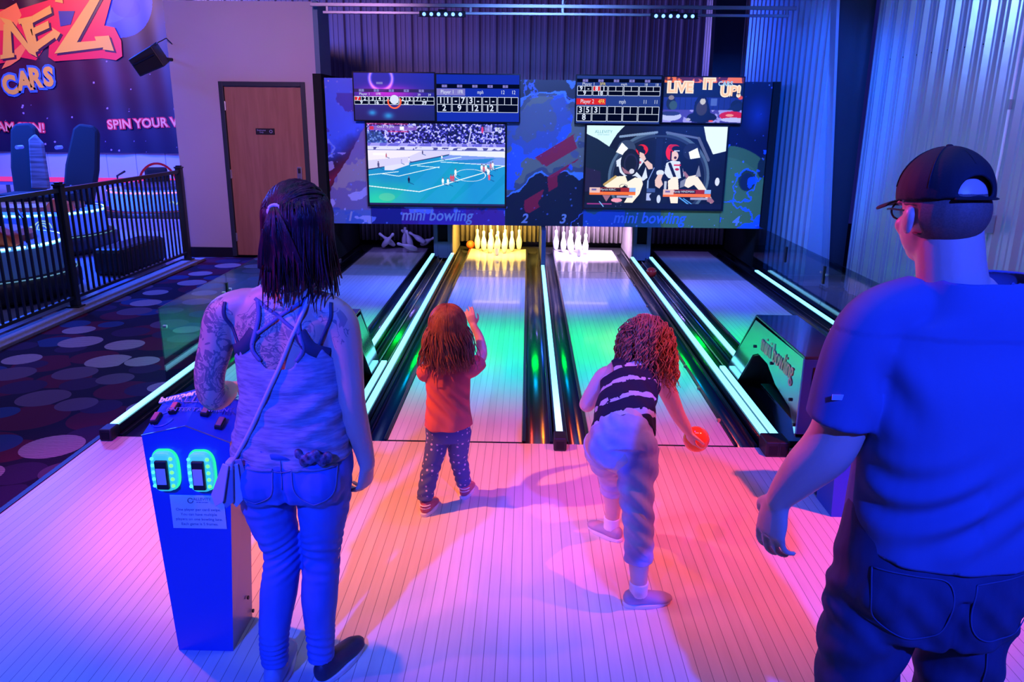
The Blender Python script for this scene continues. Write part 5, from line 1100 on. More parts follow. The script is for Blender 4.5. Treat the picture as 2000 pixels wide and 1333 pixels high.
# ---------------------------------------------------------------- the woman with the tattooed arm
wo = empty('person', (-.71, 2.2, 0)); tag(wo, 'woman in grey tank top and skinny jeans, tattooed left arm resting on the kiosk', 'person')
SKW = skin_mat('skin_tattooed', (.72, .45, .36), tattoo=[(-.235, -.02, 1.13, .09, .13, .19, 13, .05, 2.4), (-.05, -.10, 1.17, .09, .12, .10, 16, .04, 3.0), (-.10, -.1, 1.26, .20, .12, .05, 14, .012, 1.0), (.12, -.1, 1.22, .10, .12, .08, 14, .012, 1.0)])
b = MB()
cx, cy = -.705, 2.20
loft(b, [(cx + .00, cy, .80, .140, .095), (cx, cy, .84, .155, .102), (cx + .005, cy, .90, .148, .100), (cx + .01, cy + .005, 1.0, .137, .093), (cx + .008, cy + .01, 1.10, .150, .098), (cx + .006, cy + .01, 1.18, .156, .095), (cx + .005, cy + .005, 1.245, .155, .080), (cx + .01, cy, 1.285, .118, .060), (cx + .015, cy, 1.315, .075, .050)], side=(1, 0, 0), n=28, power=.92)
loft(b, [(cx + .02, cy - .002, 1.28, .060, .055), (cx + .03, cy + .004, 1.34, .050, .050), (cx + .045, cy + .02, 1.43, .047, .050)], side=(1, 0, 0))
loft(b, [(cx - .10, cy, 1.275, .045), (cx - .150, cy + .0, 1.255, .050), (cx - .180, cy, 1.225, .053), (-.908, cy, 1.15, .050), (-.935, cy - .005, 1.06, .045), (-.938, cy + .0, .995, .042), (-.935, cy + .03, .972, .042), (-.945, cy + .12, .955, .036), (-.965, cy + .20, .935, .028)], n=18)
loft(b, [(cx + .09, cy, 1.275, .045), (cx + .138, cy, 1.250, .050), (cx + .166, cy, 1.215, .053), (-.526, cy - .005, 1.14, .050), (-.518, cy - .01, 1.06, .043), (-.514, cy - .01, .98, .040), (-.506, cy, .90, .039), (-.492, cy + .015, .82, .031), (-.484, cy + .02, .765, .026)], n=18)
hand(b, (-.965, cy + .20, .935), (-.05, .98, -.12), (0, -.1, -1), 1, .92, curl=(.25, .45, .35))
hand(b, (-.484, cy + .02, .768), (-.12, .12, -1.0), (-.9, .4, .0), 1, .95, curl=(.55, .65, .45))
P, Rm = head(b, (cx + .055, cy + .035, 1.50), radians(-8), radians(-4), .98)
# legs inside the trousers
for hx, kx, ax, ay in ((-.085, -.757, -.800, 2.17), (.085, -.632, -.655, 2.20)):
    loft(b, [(cx + hx, cy, .76, .066), (cx + hx * .95, cy, .62, .060), (kx, cy + .01, .46, .050), (kx * .5 + ax * .5, cy - .01, .32, .048), (ax, ay, .10, .032), (ax, ay + .01, .05, .034)], n=16)
def dw(co):
    d = np.zeros(len(co)); back = co[:, 1] < cy
    d += back * .006 * gauss(co[:, 0], cx - .07, .035) * gauss(co[:, 2], 1.19, .05) + back * .006 * gauss(co[:, 0], cx + .085, .035) * gauss(co[:, 2], 1.18, .05)
    d -= back * .006 * gauss(co[:, 0], cx + .01, .014) * (co[:, 2] > .9) * (co[:, 2] < 1.27); return d
body, bvw = organic('body', b, .0045, 6, SKW, wo, disp=dw)
face_parts(P, .98, wo, '_w')
# jeans
j = MB()
loft(j, [(cx + .0, cy, .70, .165, .118), (cx + .002, cy - .008, .76, .182, .128), (cx + .004, cy - .004, .82, .176, .118), (cx + .006, cy, .885, .160, .107)], side=(1, 0, 0), n=30, power=.9, caps=False)
ball(j, (cx - .085, cy - .062, .745), (.085, .075, .088)); ball(j, (cx + .085, cy - .062, .745), (.085, .075, .088))
for hx, kx, ax, ay in ((-.090, -.765, -.802, 2.165), (.088, -.640, -.658, 2.195)):
    loft(j, [(cx + hx, cy, .76, .090, .098), (cx + hx * .98, cy - .004, .66, .084, .090), (cx + hx * .5 + (kx - cx) * .5, cy, .56, .070, .075), (kx, cy + .01, .47, .060, .062), (kx, cy, .42, .058, .062), (kx * .6 + ax * .4, cy - .015, .32, .058, .063), (ax * .8 + kx * .2, ay - .005, .20, .048, .052), (ax, ay, .11, .043, .047), (ax, ay, .075, .044, .048)], side=(1, 0, 0), n=24, caps=False)
def dj(co):
    z = co[:, 2]; x = co[:, 0]; w_ = np.where(x < -.70, -1, 1)
    d = .0030 * np.sin(z * 190 + 9 * hn(co, 14, 3)) * gauss(z, .47, .075) + .0030 * np.sin(z * 240 + 9 * hn(co, 16, 5)) * gauss(z, .14, .055) + .0018 * np.sin(z * 130 + x * 40 + 8 * hn(co, 10, 7)) * gauss(z, .66, .07)
    d += .0008 * hn(co, 60, 2); d -= .010 * gauss(x, cx, .012) * (z > .66) * (z < .80) * (co[:, 1] < cy - .04)
    return d
DEN = mat('blue_denim', (.05, .14, .52), .75, noise=(5, (.09, .20, .62), 5, (2, 2, .7)), bump=(500, .25, .0012))
STI = mat('denim_stitching', (.13, .20, .42), .7); DEND = mat('denim_dark', (.05, .08, .22), .8)
jeans, bvj = organic('jeans', j, .0048, 5, DEN, wo, disp=dj)
for s_ in (-1, 1):
    ox = cx + .088 * s_ + .004
    drape(bvj, [(ox - .060, .812), (ox - .052, .735), (ox - .01, .700), (ox + .01, .700), (ox + .055, .730), (ox + .062, .806)], .003, STI, wo, 'pocket_stitching', off=.0025, th=.002, n=40)
    drape(bvj, [(ox - .060, .812), (ox, .803), (ox + .062, .806)], .010, STI, wo, 'pocket_hem', off=.0025, th=.003)
drape(bvj, [(cx - .165, .868), (cx - .08, .856), (cx, .850), (cx + .09, .853), (cx + .165, .868)], .030, DEN, wo, 'waistband', off=.003, th=.004, n=40)
drape(bvj, [(cx - .15, .828), (cx - .07, .818), (cx, .800), (cx + .08, .818), (cx + .15, .828)], .003, STI, wo, 'yoke_stitching', off=.003, th=.002, n=40)
drape(bvj, [(cx, .845), (cx + .002, .80), (cx, .745)], .003, STI, wo, 'seat_seam', off=.003, th=.002)
pch = MB()
for i in range(7): ball(pch, (cx + .035 + i * .017, cy - .122 + abs(i - 3) * .003, .842 + .010 * sin(i * 2.1)), (.016, .011, .020), 10)
organic('ruffled_pouch', pch, .003, 2, mat('snake_print', (.02, .02, .05), .5, noise=(60, (.14, .16, .30), 3)), wo)
# tank top
tk = MB()
loft(tk, [(cx + .000, cy - .002, .80, .183, .128), (cx + .002, cy - .002, .85, .178, .122), (cx + .008, cy, .93, .166, .115), (cx + .01, cy + .003, 1.0, .156, .108), (cx + .010, cy + .010, 1.08, .160, .108), (cx + .008, cy + .012, 1.15, .162, .106), (cx + .006, cy + .008, 1.22, .160, .092)], side=(1, 0, 0), n=32, power=.92, caps=False)
def dtk(co):
    z = co[:, 2]; x = co[:, 0] - cx
    d = .0042 * np.sin(z * 95 - x * 28 + 5 * hn(co, 9, 1)) * gauss(z, .98, .085) * (.4 + .6 * (x > -.05)) + .0035 * np.sin(z * 120 + x * 40 + 5 * hn(co, 9, 4)) * gauss(z, .86, .045)
    d += .004 * np.sin(x * 60 + 3 * hn(co, 6, 6)) * gauss(z, .81, .03) + .0012 * hn(co, 40, 8); return d
def ctk(co):
    x = co[:, 0] - cx - .005; z = co[:, 2]; back = co[:, 1] < cy + .01
    top = np.where(back, 1.105 + np.clip((np.abs(x) - .035) * 1.5, 0, .085) - np.clip((np.abs(x) - .10) * 1.4, 0, .09), 1.15)
    hem = .792 + .02 * np.cos(x * 14) * 0 + .018 * (x > 0.0) * np.clip(x * 6, 0, 1)
    return (z < top) & (z > hem)
TNK = mat('heathered_tank', (.36, .40, .56), .85, noise=(26, (.20, .23, .36), 6, (.7, 1, 5)), bump=(60, .35, .003, (1, 1, 5)))
tank, bvt = organic('tank_top', tk, .005, 4, TNK, wo, disp=dtk, cut=ctk)
BRA = mat('dark_bra', (.04, .05, .12), .6); STR = mat('grey_strap', (.15, .18, .36), .8)
# racer straps, crossing cords, bra wings and black shoulder straps
for s_ in (-1, 1):
    drape(bvw, [(cx + .140 * s_, 1.135), (cx + .095 * s_, 1.165), (cx + .062 * s_ + .005, 1.21)], .038, BRA, wo, 'bra_wing', off=.004, th=.004)
    drape(bvw, [(cx + .050 * s_ + .005, 1.125), (cx + .072 * s_ + .005, 1.16), (cx + .062 * s_ + .006, 1.205), (cx + .055 * s_ + .01, 1.25), (cx + .065 * s_ + .015, 1.295)], .012, STR, wo, 'racer_strap', off=.0055, th=.004)
    drape(bvw, [(cx - .060 * s_ + .010, 1.205), (cx + .01, 1.25), (cx + .070 * s_ + .012, 1.298)], .010, STR, wo, 'crossing_strap', off=.006, th=.003)
    drape(bvw, [(cx + .150 * s_, 1.285), (cx + .152 * s_, 1.245), (cx + .130 * s_, 1.20), (cx + .112 * s_, 1.155)], .010, BRA, wo, 'black_shoulder_strap', off=.003, th=.003)
drape(bvw, [(cx - .045, 1.330), (cx - .01, 1.318), (cx + .035, 1.316), (cx + .07, 1.325)], .0022, M['chrome'], wo, 'necklace', off=.002, th=.002)
# hair: half tied, dark with rosy ends
hc = Vector((cx + .055, cy + .030, 1.515)); HRW = hair_mat('dark_hair_rosy', (.014, .005, .009), (.12, .014, .035), .32)
hm = MB(); ball(hm, hc + Vector((0, -.012, .008)), (.090, .106, .098), 22)
loft(hm, [(*(hc + Vector((0, -.045, -.01))), .092, .058), (*(hc + Vector((0, -.048, -.07))), .084, .048), (*(hc + Vector((-.004, -.050, -.12))), .070, .038), (*(hc + Vector((.005, -.050, -.150))), .050, .022)], side=(1, 0, 0), n=24)
def cuth(co): return ~((co[:, 1] > hc.y + .035) & (co[:, 2] < hc.z + .045))
hcap, _ = organic('hair_mass', hm, .006, 3, HRW, wo, disp=lambda co: .0025 * np.sin(np.arctan2(co[:, 0] - hc.x, -(co[:, 1] - hc.y)) * 34 + 3 * hn(co, 12, 2)), cut=cuth)
tie = hc + Vector((-.030, -.112, .035))
def pA(q_, rs):
    th, ph = q_; r0 = Vector((.092 * sin(ph) * cos(th), .108 * sin(ph) * sin(th) - .01, .100 * cos(ph) + .008)); out = []
    for i in range(9):
        t = i / 8; v = r0 * (1 - t) + (tie - hc) * t; v2 = Vector((v.x / .094, (v.y + .01) / .110, (v.z - .008) / .101)); v2.normalize()
        v2 = Vector((v2.x * .094, v2.y * .110 - .01, v2.z * .101 + .008)) * (1.0 + .02 * rs.rand()); out.append(hc + v2)
    return out + [tie + Vector((0, 0, -.003))]
ro = [(radians(rng.uniform(-180, 180)), radians(rng.uniform(5, 72))) for _ in range(190)]
strands('tied_top_hair', ro, pA, .0035, HRW, wo, seed=2)
def pB(q_, rs):
    th, ph, ln = q_; out = []; z_end = 1.335 + ln
    base = Vector((.094 * sin(ph) * cos(th), .110 * sin(ph) * sin(th) - .012, .101 * cos(ph) + .008)); out.append(hc + base)
    for a in np.linspace(ph, radians(96), 5)[1:]: out.append(hc + Vector((.097 * sin(a) * cos(th), .113 * sin(a) * sin(th) - .012, .101 * cos(a) + .008)))
    p = out[-1].copy(); flare = Vector((cos(th) * -.05, -.12, 0)); n = 8; dz = (p.z - z_end) / n; j1, j2 = rs.randn() * .13, rs.randn() * .10
    for i in range(n): p = p + Vector((flare.x * dz * (.35 - .09 * i) + j1 * dz * (i / n), (flare.y) * dz * (.4 - .16 * i) * .6 + j2 * dz, -dz)); out.append(p.copy())
    return out
ro = [(radians(rng.uniform(-205, 25)), radians(rng.uniform(55, 90)), rng.normal(0.01, .028)) for _ in range(420)]
strands('loose_lower_hair', ro, pB, .0036, HRW, wo, seed=3)
def pC(q_, rs):
    a, r0 = q_; p = tie + Vector((cos(a) * .012, -.006, sin(a) * .010)); out = [tie, p]; d = Vector((cos(a) * .022 + .004, -.024, .01)); 
    for i in range(9): p = p + Vector((d.x * .35, d.y * (.7 - .17 * i) * .5, -.017)); d *= .92; out.append(p.copy())
    return out
strands('ponytail', [(rng.uniform(0, 6.28), 1) for _ in range(110)], pC, .0033, HRW, wo, seed=4)
loc(MB().tube([tie + Vector((cos(a) * .017, -.004 + .006 * sin(a), sin(a) * .015)) for a in np.linspace(0, 2 * pi, 20)], .0055, 8), 'hair_tie', mat('lilac_hair_tie', (.75, .55, .85), .6), wo, smooth=True)
u, s = MB(), MB()
shoe(u, s, (-.800, 2.115, 0), radians(4), .235, .040, .072); shoe(u, s, (-.655, 2.150, 0), radians(-38), .235, .040, .072)
SHB = mat('black_sneaker', (.03, .03, .06), .5); SOL = mat('white_sole', (.8, .8, .82), .5)
for k, (hx, hy, ya) in enumerate(((-.800, 2.115, 4), (-.655, 2.150, -22))):
    u, s = MB(), MB(); shoe(u, s, (hx, hy, 0), radians(ya), .235, .040, .072)
    so, _ = organic('shoe', u, .004, 3, SHB if k else mat('blue_grey_sneaker', (.30, .36, .55), .5), wo); loc(s, 'sole', SOL, so.parent, bevel=.004)
    T = Matrix.Translation((hx, hy, 0)) @ Matrix.Rotation(radians(ya), 4, 'Z')
    for q_ in range(4): loc(MB().tube([T @ Vector((x, .105 + .016 * q_, .068 - .008 * q_ - abs(x) * .5)) for x in (-.022, -.01, 0, .01, .022)], .0025, 5), 'lace', M['white'], wo)
# small fringed shoulder bag with its long strap
bg = empty('shoulder_bag', (-.862, 2.10, .80)); tag(bg, 'small folded lilac-grey shoulder bag hanging on the woman’s left hip by a long strap', 'bag')
BAG = mat('lilac_leather', (.55, .52, .66), .5); BAGD = mat('lilac_leather_inside', (.28, .27, .42), .6)
sp = [(-.612, 1.315), (-.625, 1.27), (-.66, 1.19), (-.700, 1.10), (-.745, 1.01), (-.79, .92), (-.835, .845), (-.848, .825)]
pts = []
for x, z in crom(sp, 6):
    hs = [h_[0] for h_ in (bvw.ray_cast(Vector((x, .2, z)), Vector((0, 1, 0))), bvt.ray_cast(Vector((x, .2, z)), Vector((0, 1, 0))), bvj.ray_cast(Vector((x, .2, z)), Vector((0, 1, 0)))) if h_[0] is not None]
    pts.append(Vector((x, (min(h_.y for h_ in hs) if hs else 2.09) - .007, z)))
for it in range(8): pts = [pts[0]] + [(pts[i - 1] + pts[i] * 2 + pts[i + 1]) / 4 for i in range(1, len(pts) - 1)] + [pts[-1]]
pts = [Vector((pts[0].x - .005, pts[0].y + .07, pts[0].z + .005)), Vector((pts[0].x - .002, pts[0].y + .03, pts[0].z + .006))] + pts
loc(MB().tube(pts, .0065, 8), 'strap', BAG, bg, smooth=True)
for i, (dx, dz, tw) in enumerate(((-.012, .0, -.30), (-.002, -.006, -.16), (.010, -.006, -.04), (.020, .004, .10))):
    pl = [(-.010, .015), (.010, .015), (.020, -.10), (.0, -.125), (-.022, -.095)]
    MB().prism([(x, z) for x, z in pl], -.003, .003).build('fold', BAG if i % 2 == 0 else BAGD, bg, bevel=.0015, T=Matrix.Translation(Vector((dx + .014, -.045 + .009 * i, dz + .015))) @ Matrix.Rotation(-tw, 4, 'Y') @ Matrix.Rotation(radians(8 * i - 12), 4, 'Z'))
loc(MB().box(-.862, -.838, 2.06, 2.10, .805, .835), 'top_clasp', BAG, bg, bevel=.006)

# ---------------------------------------------------------------- the man in the cap
mn = empty('person', (.95, 1.62, 0)); tag(mn, 'man in dark cap, plain t-shirt and loose jeans, standing at the right', 'person')
SKM = skin_mat('skin_man', (.74, .44, .35)); b = MB(); mx, my = .930, 1.62
loft(b, [(mx, my, .88, .150, .115), (mx, my, .97, .17, .13), (mx, my, 1.10, .172, .128), (mx, my + .005, 1.25, .185, .122), (mx, my, 1.35, .185, .095), (mx - .005, my - .005, 1.40, .14, .070), (mx - .02, my - .008, 1.435, .08, .060)], side=(1, 0, 0), n=28, power=.9)
loft(b, [(mx - .035, my - .010, 1.42, .074, .070), (mx - .052, my - .004, 1.50, .066, .066), (mx - .066, my + .008, 1.58, .064, .068)], side=(1, 0, 0), n=22)
loft(b, [(mx - .11, my, 1.405, .048), (mx - .175, my, 1.395, .060), (mx - .202, my, 1.345, .064), (.702, my + .0, 1.23, .062), (.695, my + .005, 1.15, .058), (.678, my + .015, 1.09, .058), (.648, my + .04, 1.03, .052), (.618, my + .065, .965, .038), (.606, my + .075, .935, .030)], n=20)
loft(b, [(mx + .11, my, 1.405, .048), (mx + .185, my, 1.395, .062), (mx + .225, my, 1.345, .066), (1.185, my + .0, 1.22, .060), (1.205, my + .01, 1.12, .052), (1.19, my + .08, 1.04, .046), (1.165, my + .17, .99, .036), (1.15, my + .22, .97, .030)], n=20)
hand(b, (.606, my + .075, .938), (-.10, .10, -1.0), (.85, .45, .0), -1, 1.12, curl=(.28, .36, .30), spread=.07)
hand(b, (1.15, my + .22, .97), (-.5, .8, -.2), (-.2, .1, -1), -1, 1.0, curl=(.6, .7, .5))
hy = radians(9)
P, Rm = head(b, (mx - .080, my + .020, 1.622), hy, radians(-4), .96)
for sx in (-1, 1): loft(b, [(mx + sx * .10, my, .80, .085), (mx + sx * .11, my, .6, .075), (mx + sx * .115, my, .46, .06), (mx + sx * .115, my - .02, .30, .055), (mx + sx * .12, my - .02, .10, .04), (mx + sx * .12, my, .05, .04)], n=14)
body, bvm = organic('body', b, .005, 6, SKM, mn); face_parts(P, .96, mn, '_m')
# short hair at the nape and temple
hb = MB(); ball(hb, P(0, -.014, .004), (.081 * .96, .096 * .96, .078 * .96), 22, Rm)
hc_ = P(0, 0, 0)
def cutm(co):
    L_ = (co - np.array(hc_)) @ np.array(Rm); return (L_[:, 2] < .055) & (L_[:, 2] > -.058 + .35 * np.clip(L_[:, 1] + .03, 0, 1)) & (L_[:, 1] < .030) & ~((np.abs(L_[:, 0]) > .06) & (L_[:, 2] < .012) & (L_[:, 1] > -.032))
organic('cropped_hair', hb, .004, 2, mat('cropped_brown_hair', (.16, .08, .06), .7, noise=(300, (.21, .11, .08), 3)), mn, cut=cutm)
# cap
cpm = mat('dark_cap_cloth', (.008, .007, .012), .8, noise=(12, (.014, .010, .014), 3), bump=(300, .3, .0015))
cp = empty('baseball_cap', P(0, 0, .05)); tag(cp, 'dark baseball cap with an adjustable strap opening, on the man’s head', 'cap')
q_ = MB(); ball(q_, P(0, -.004, .040), (.085, .103, .092), 26, Rm)
def cutc(co):
    L_ = (co - np.array(hc_)) @ np.array(Rm); base = L_[:, 2] > .022 - .12 * (L_[:, 1] + .0)*.35
    hole = (L_[:, 1] < -.02) & (((L_[:, 0] + .000) / .036) ** 2 + ((L_[:, 2] - .036) / .036) ** 2 < 1) & (L_[:, 2] > .036)
    return base & ~hole
crown, bvc = organic('crown', q_, .0042, 3, cpm, cp, cut=cutc, disp=lambda co: .0012 * hn(co, 40, 3))
sp_ = [P(.088 * sin(a), -.004 - .1055 * cos(a), .030) for a in np.linspace(-.5, .5, 9)]
loc(loft(MB(), [(*p, .003, .011) for p in sp_], side=(0, 0, 1), n=10, sub=2), 'rear_strap', cpm, cp).data
br = MB(); pr = []
for k in range(11):
    a = -1.15 + 2.3 * k / 10; x0, y0 = .096 * sin(a), .045 + .062 * cos(a); x1, y1 = .083 * sin(a), .085 + .100 * cos(a * .9)
    pr.append((x0, y0, x1, y1))
top_ = []; 
for x0, y0, x1, y1 in pr:
    for t in (0, .33, .66, 1): x = x0 + (x1 - x0) * t; y = y0 + (y1 - y0) * t; top_.append(P(x * .93, y * .93, .024 - .016 * t - 1.6 * x * x))
br.add(top_, [(4 * i + k, 4 * i + k + 1, 4 * i + 5 + k, 4 * i + 4 + k) for i in range(10) for k in range(3)])
loc(br, 'brim', cpm, cp, solid=.006, smooth=True, sub=1)
loc(ball(MB(), P(0, -.004, .136), (.007, .007, .004), 10), 'top_button', cpm, cp, smooth=True)
for a in (-90, -30, 30, 90, 150, 210):
    pp = [P(.0848 / .96 * sin(ph) * cos(radians(a)), -.004 + .1028 / .96 * sin(ph) * sin(radians(a)), .040 + .0918 / .96 * cos(ph)) for ph in np.linspace(.1, 1.45 if a != -90 else .9, 12)]
    loc(MB().tube(pp, .0014, 5), 'panel_seam', cpm, cp)
# glasses: temple arms and lenses
gl_ = empty('glasses', P(0, .095, 0)); tag(gl_, 'dark-rimmed glasses worn by the man under his cap', 'glasses')
for sx in (-1, 1):
    loc(MB().tube([P(sx * .068, .086, .002), P(sx * .077, .06, .004), P(sx * .080, .0, .002), P(sx * .082, -.02, -.012)], .002, 6), 'temple_arm', M['black'], gl_)
    loc(MB().tube([P(sx * .032 + .024 * cos(a), .100 - .010 * abs(sx * .032 + .024 * cos(a)) / .05, -.002 + .019 * sin(a)) for a in np.linspace(0, 2 * pi, 20)], .002, 6), 'rim', M['black'], gl_)
    loc(ball(MB(), P(sx * .032, .096, -.002), (.022, .002, .017), 12, Rm), 'lens', M['glass'], gl_, smooth=True)
# t-shirt
ts = MB()
loft(ts, [(mx + .012, my, .875, .204, .165), (mx + .010, my, .93, .198, .162), (mx + .008, my, 1.05, .191, .156), (mx + .006, my, 1.17, .192, .150), (mx + .004, my + .002, 1.28, .198, .140), (mx - .002, my, 1.36, .206, .118), (mx - .008, my - .004, 1.43, .178, .105), (mx - .02, my - .006, 1.470, .118, .092), (mx - .032, my - .006, 1.515, .076, .076)], side=(1, 0, 0), n=34, power=.88, caps=False)
for sx, pts in ((-1, [(mx - .10, my, 1.425, .072), (mx - .178, my, 1.395, .072), (mx - .207, my, 1.34, .077), (.706, my, 1.26, .075), (.696, my, 1.19, .075), (.692, my, 1.165, .076)]), (1, [(mx + .10, my, 1.425, .072), (mx + .19, my, 1.395, .077), (mx + .23, my, 1.34, .083), (1.18, my, 1.25, .080), (1.20, my, 1.17, .078)])):
    loft(ts, pts, n=24, caps=False)
def dts(co):
    z = co[:, 2]; x = co[:, 0] - mx; bk = np.clip((my - co[:, 1]) * 12, 0, 1)
    d = .009 * np.sin(z * 62 - x * 30 + 4 * hn(co, 6, 1)) * gauss(z, 1.02, .09) * (.45 + .55 * (x < .02)) * bk
    d += .008 * np.sin((x * .8 + z * .5) * 62 + 3 * hn(co, 6, 9)) * gauss(x, -.17, .05) * gauss(z, 1.24, .09)
    d += .0035 * np.sin(x * 52 + 3 * hn(co, 5, 5)) * gauss(z, .90, .04) + .004 * hn(co, 13, 4) * (z < 1.38); return d
def cts(co):
    x = co[:, 0] - mx; z = co[:, 2]; sl = (x < -.165) & (z < 1.30)
    return (z > .885) & (z < 1.496)
TSH = mat('plain_tshirt', (.07, .11, .27), .85, noise=(3, (.085, .13, .30), 3), bump=(420, .25, .001))
tsh, bvs = organic('tshirt', ts, .006, 12, TSH, mn, disp=dts, cut=cts)
h_ = bvs.ray_cast(Vector((.658, .2, 1.245)), Vector((0, 1, 0)))
if h_[0]: loc(MB().box(.642, .675, h_[0].y - .004, h_[0].y - .002, 1.238, 1.250), 'sleeve_logo', M['palegray'], mn)
# jeans
j = MB()
loft(j, [(mx + .008, my, .70, .196, .150), (mx + .008, my - .006, .80, .205, .162), (mx + .006, my, .90, .196, .152), (mx, my, .99, .185, .142)], side=(1, 0, 0), n=34, power=.86, caps=False)
ball(j, (mx - .09, my - .07, .80), (.095, .082, .10)); ball(j, (mx + .10, my - .07, .80), (.095, .082, .10))
for sx in (-1, 1): loft(j, [(mx + .008 + sx * .100, my, .80, .098, .125), (mx + sx * .112, my, .66, .100, .115), (mx + sx * .120, my, .50, .090, .10), (mx + sx * .125, my - .015, .34, .084, .095), (mx + sx * .13, my - .02, .18, .080, .092), (mx + sx * .13, my - .01, .06, .082, .10)], side=(1, 0, 0), n=24, caps=False)
def djm(co):
    z = co[:, 2]; x = co[:, 0] - mx
    d = .006 * np.sin(z * 55 + np.abs(x) * 50 + 4 * hn(co, 7, 1)) * gauss(z, .62, .14) + .004 * np.sin((z + x) * 75 + 4 * hn(co, 7, 6)) * gauss(z, .75, .09) + .003 * hn(co, 16, 4)
    d -= .012 * gauss(x, .008, .014) * (z > .62) * (z < .82) * (co[:, 1] < my - .04); return d
DNM = mat('dark_denim', (.020, .028, .085), .8, noise=(6, (.04, .05, .13), 5, (2, 2, .6)), bump=(480, .25, .0012))
DND = mat('dark_denim_stitching', (.05, .07, .17), .8)
jm, bvjm = organic('jeans', j, .006, 5, DNM, mn, disp=djm)
for s_ in (-1, 1):
    ox = mx + .095 * s_
    drape(bvjm, [(ox - .070, .865), (ox - .066, .76), (ox, .722), (ox + .066, .755), (ox + .070, .862), (ox, .872), (ox - .070, .865)], .003, DND, mn, 'pocket_stitching', off=.0025, th=.002, n=50)
drape(bvjm, [(mx + .12, .40), (mx + .12, .55), (mx + .1, .68)], .003, DND, mn, 'seam', off=.0025, th=.002)
tag(MB().box(1.075, 1.105, 1.502, 1.510, .812, .888).build('phone', M['white'], bevel=.004), 'corner of a white phone or card sticking out of the man’s right back pocket', 'phone')
for k, sx in enumerate((-1, 1)):
    u, s = MB(), MB(); shoe(u, s, (mx + sx * .13, my - .09, 0), radians(-8 * sx), .29, .048, .085)
    so, _ = organic('shoe', u, .006, 2, SHB, mn); loc(s, 'sole', SOL, mn, bevel=.004)

# ---------------------------------------------------------------- the small girl in the red t-shirt
gA = empty('person', (-.38, 3.42, 0)); tag(gA, 'small girl with long auburn hair, red t-shirt and dotted jeans, arms raised', 'person')
SKG = skin_mat('skin_girl', (.80, .52, .43)); b = MB(); gx_, gy_ = -.352, 3.42
loft(b, [(gx_ - .005, gy_, .41, .088, .062), (gx_ - .004, gy_, .44, .098, .072), (gx_, gy_, .50, .092, .066), (gx_, gy_, .58, .096, .064), (gx_, gy_, .655, .098, .056), (gx_, gy_, .69, .072, .042), (gx_, gy_, .71, .042, .036)], side=(1, 0, 0), n=22)
loft(b, [(gx_, gy_, .69, .034), (gx_, gy_ + .008, .78, .032)], n=14)
loft(b, [(gx_ + .06, gy_, .685, .030), (gx_ + .095, gy_ + .005, .685, .034), (gx_ + .125, gy_ + .05, .70, .030), (gx_ + .150, gy_ + .11, .725, .026), (gx_ + .135, gy_ + .155, .79, .022), (gx_ + .105, gy_ + .175, .845, .017)], n=14)
loft(b, [(gx_ - .06, gy_, .685, .030), (gx_ - .095, gy_ + .005, .680, .034), (gx_ - .100, gy_ + .07, .67, .029), (gx_ - .085, gy_ + .14, .70, .025), (gx_ - .03, gy_ + .19, .75, .020), (gx_ + .0, gy_ + .20, .77, .017)], n=14)
hand(b, (gx_ + .105, gy_ + .175, .845), (-.25, .25, .9), (-.3, .9, .1), -1, .58, curl=(.3, .3, .3)); hand(b, (gx_ + .0, gy_ + .20, .77), (.8, .4, .4), (0, 1, -.3), -1, .58, curl=(.3, .3, .3))
P, Rm = head(b, (gx_ + .0, gy_ + .020, .875), radians(-12), radians(-8), .92)
LG = ((-.043, -.432, 3.375, -.462, 3.335), (.045, -.312, 3.475, -.292, 3.515))
for hx, kx, ky, ax, ay in LG: loft(b, [(gx_ + hx, gy_, .37, .048), (kx * .5 + (gx_ + hx) * .5, gy_ * .5 + ky * .5, .29, .043), (kx, ky, .215, .034), (ax * .6 + kx * .4, ay * .6 + ky * .4, .13, .033), (ax, ay, .05, .024)], n=12)
organic('body', b, .0036, 5, SKG, gA); face_parts(P, .92, gA, '_g')
tg = MB()
loft(tg, [(gx_ - .004, gy_ - .004, .405, .114, .092), (gx_ - .002, gy_ - .004, .46, .108, .085), (gx_, gy_, .54, .101, .076), (gx_, gy_, .62, .103, .070), (gx_, gy_, .67, .098, .060), (gx_, gy_, .70, .070, .048), (gx_, gy_, .715, .048, .042)], side=(1, 0, 0), n=26, power=.92, caps=False)
loft(tg, [(gx_ + .06, gy_, .685, .036), (gx_ + .098, gy_ + .005, .682, .042), (gx_ + .122, gy_ + .04, .690, .041), (gx_ + .135, gy_ + .065, .70, .042)], n=16, caps=False)
loft(tg, [(gx_ - .06, gy_, .685, .036), (gx_ - .098, gy_ + .0, .670, .043), (gx_ - .105, gy_ + .03, .655, .043), (gx_ - .108, gy_ + .06, .645, .045)], n=16, caps=False)
def dtg(co):
    z = co[:, 2]; x = co[:, 0] - gx_; bk = np.clip((gy_ - co[:, 1]) * 25, 0, 1)
    d = .0075 * np.sin(z * 90 + x * 85 + 2.5 * hn(co, 9, 1)) * gauss(z, .53, .07) * bk + .004 * np.sin(x * 75 + 2 * hn(co, 9, 3)) * gauss(z, .42, .04) + .002 * hn(co, 22, 4); return d
TRD = mat('red_tshirt', (.62, .13, .13), .85, bump=(400, .25, .001))
tsg, bvg = organic('tshirt', tg, .0042, 4, TRD, gA, disp=dtg, cut=lambda co: (co[:, 2] > .405 + .01 * (co[:, 0] - gx_) / .1) & ~((co[:, 0] > gx_ + .125) & (co[:, 1] > gy_ + .058)) & ~((co[:, 0] < gx_ - .06) & (co[:, 1] > gy_ + .052)))
j = MB()
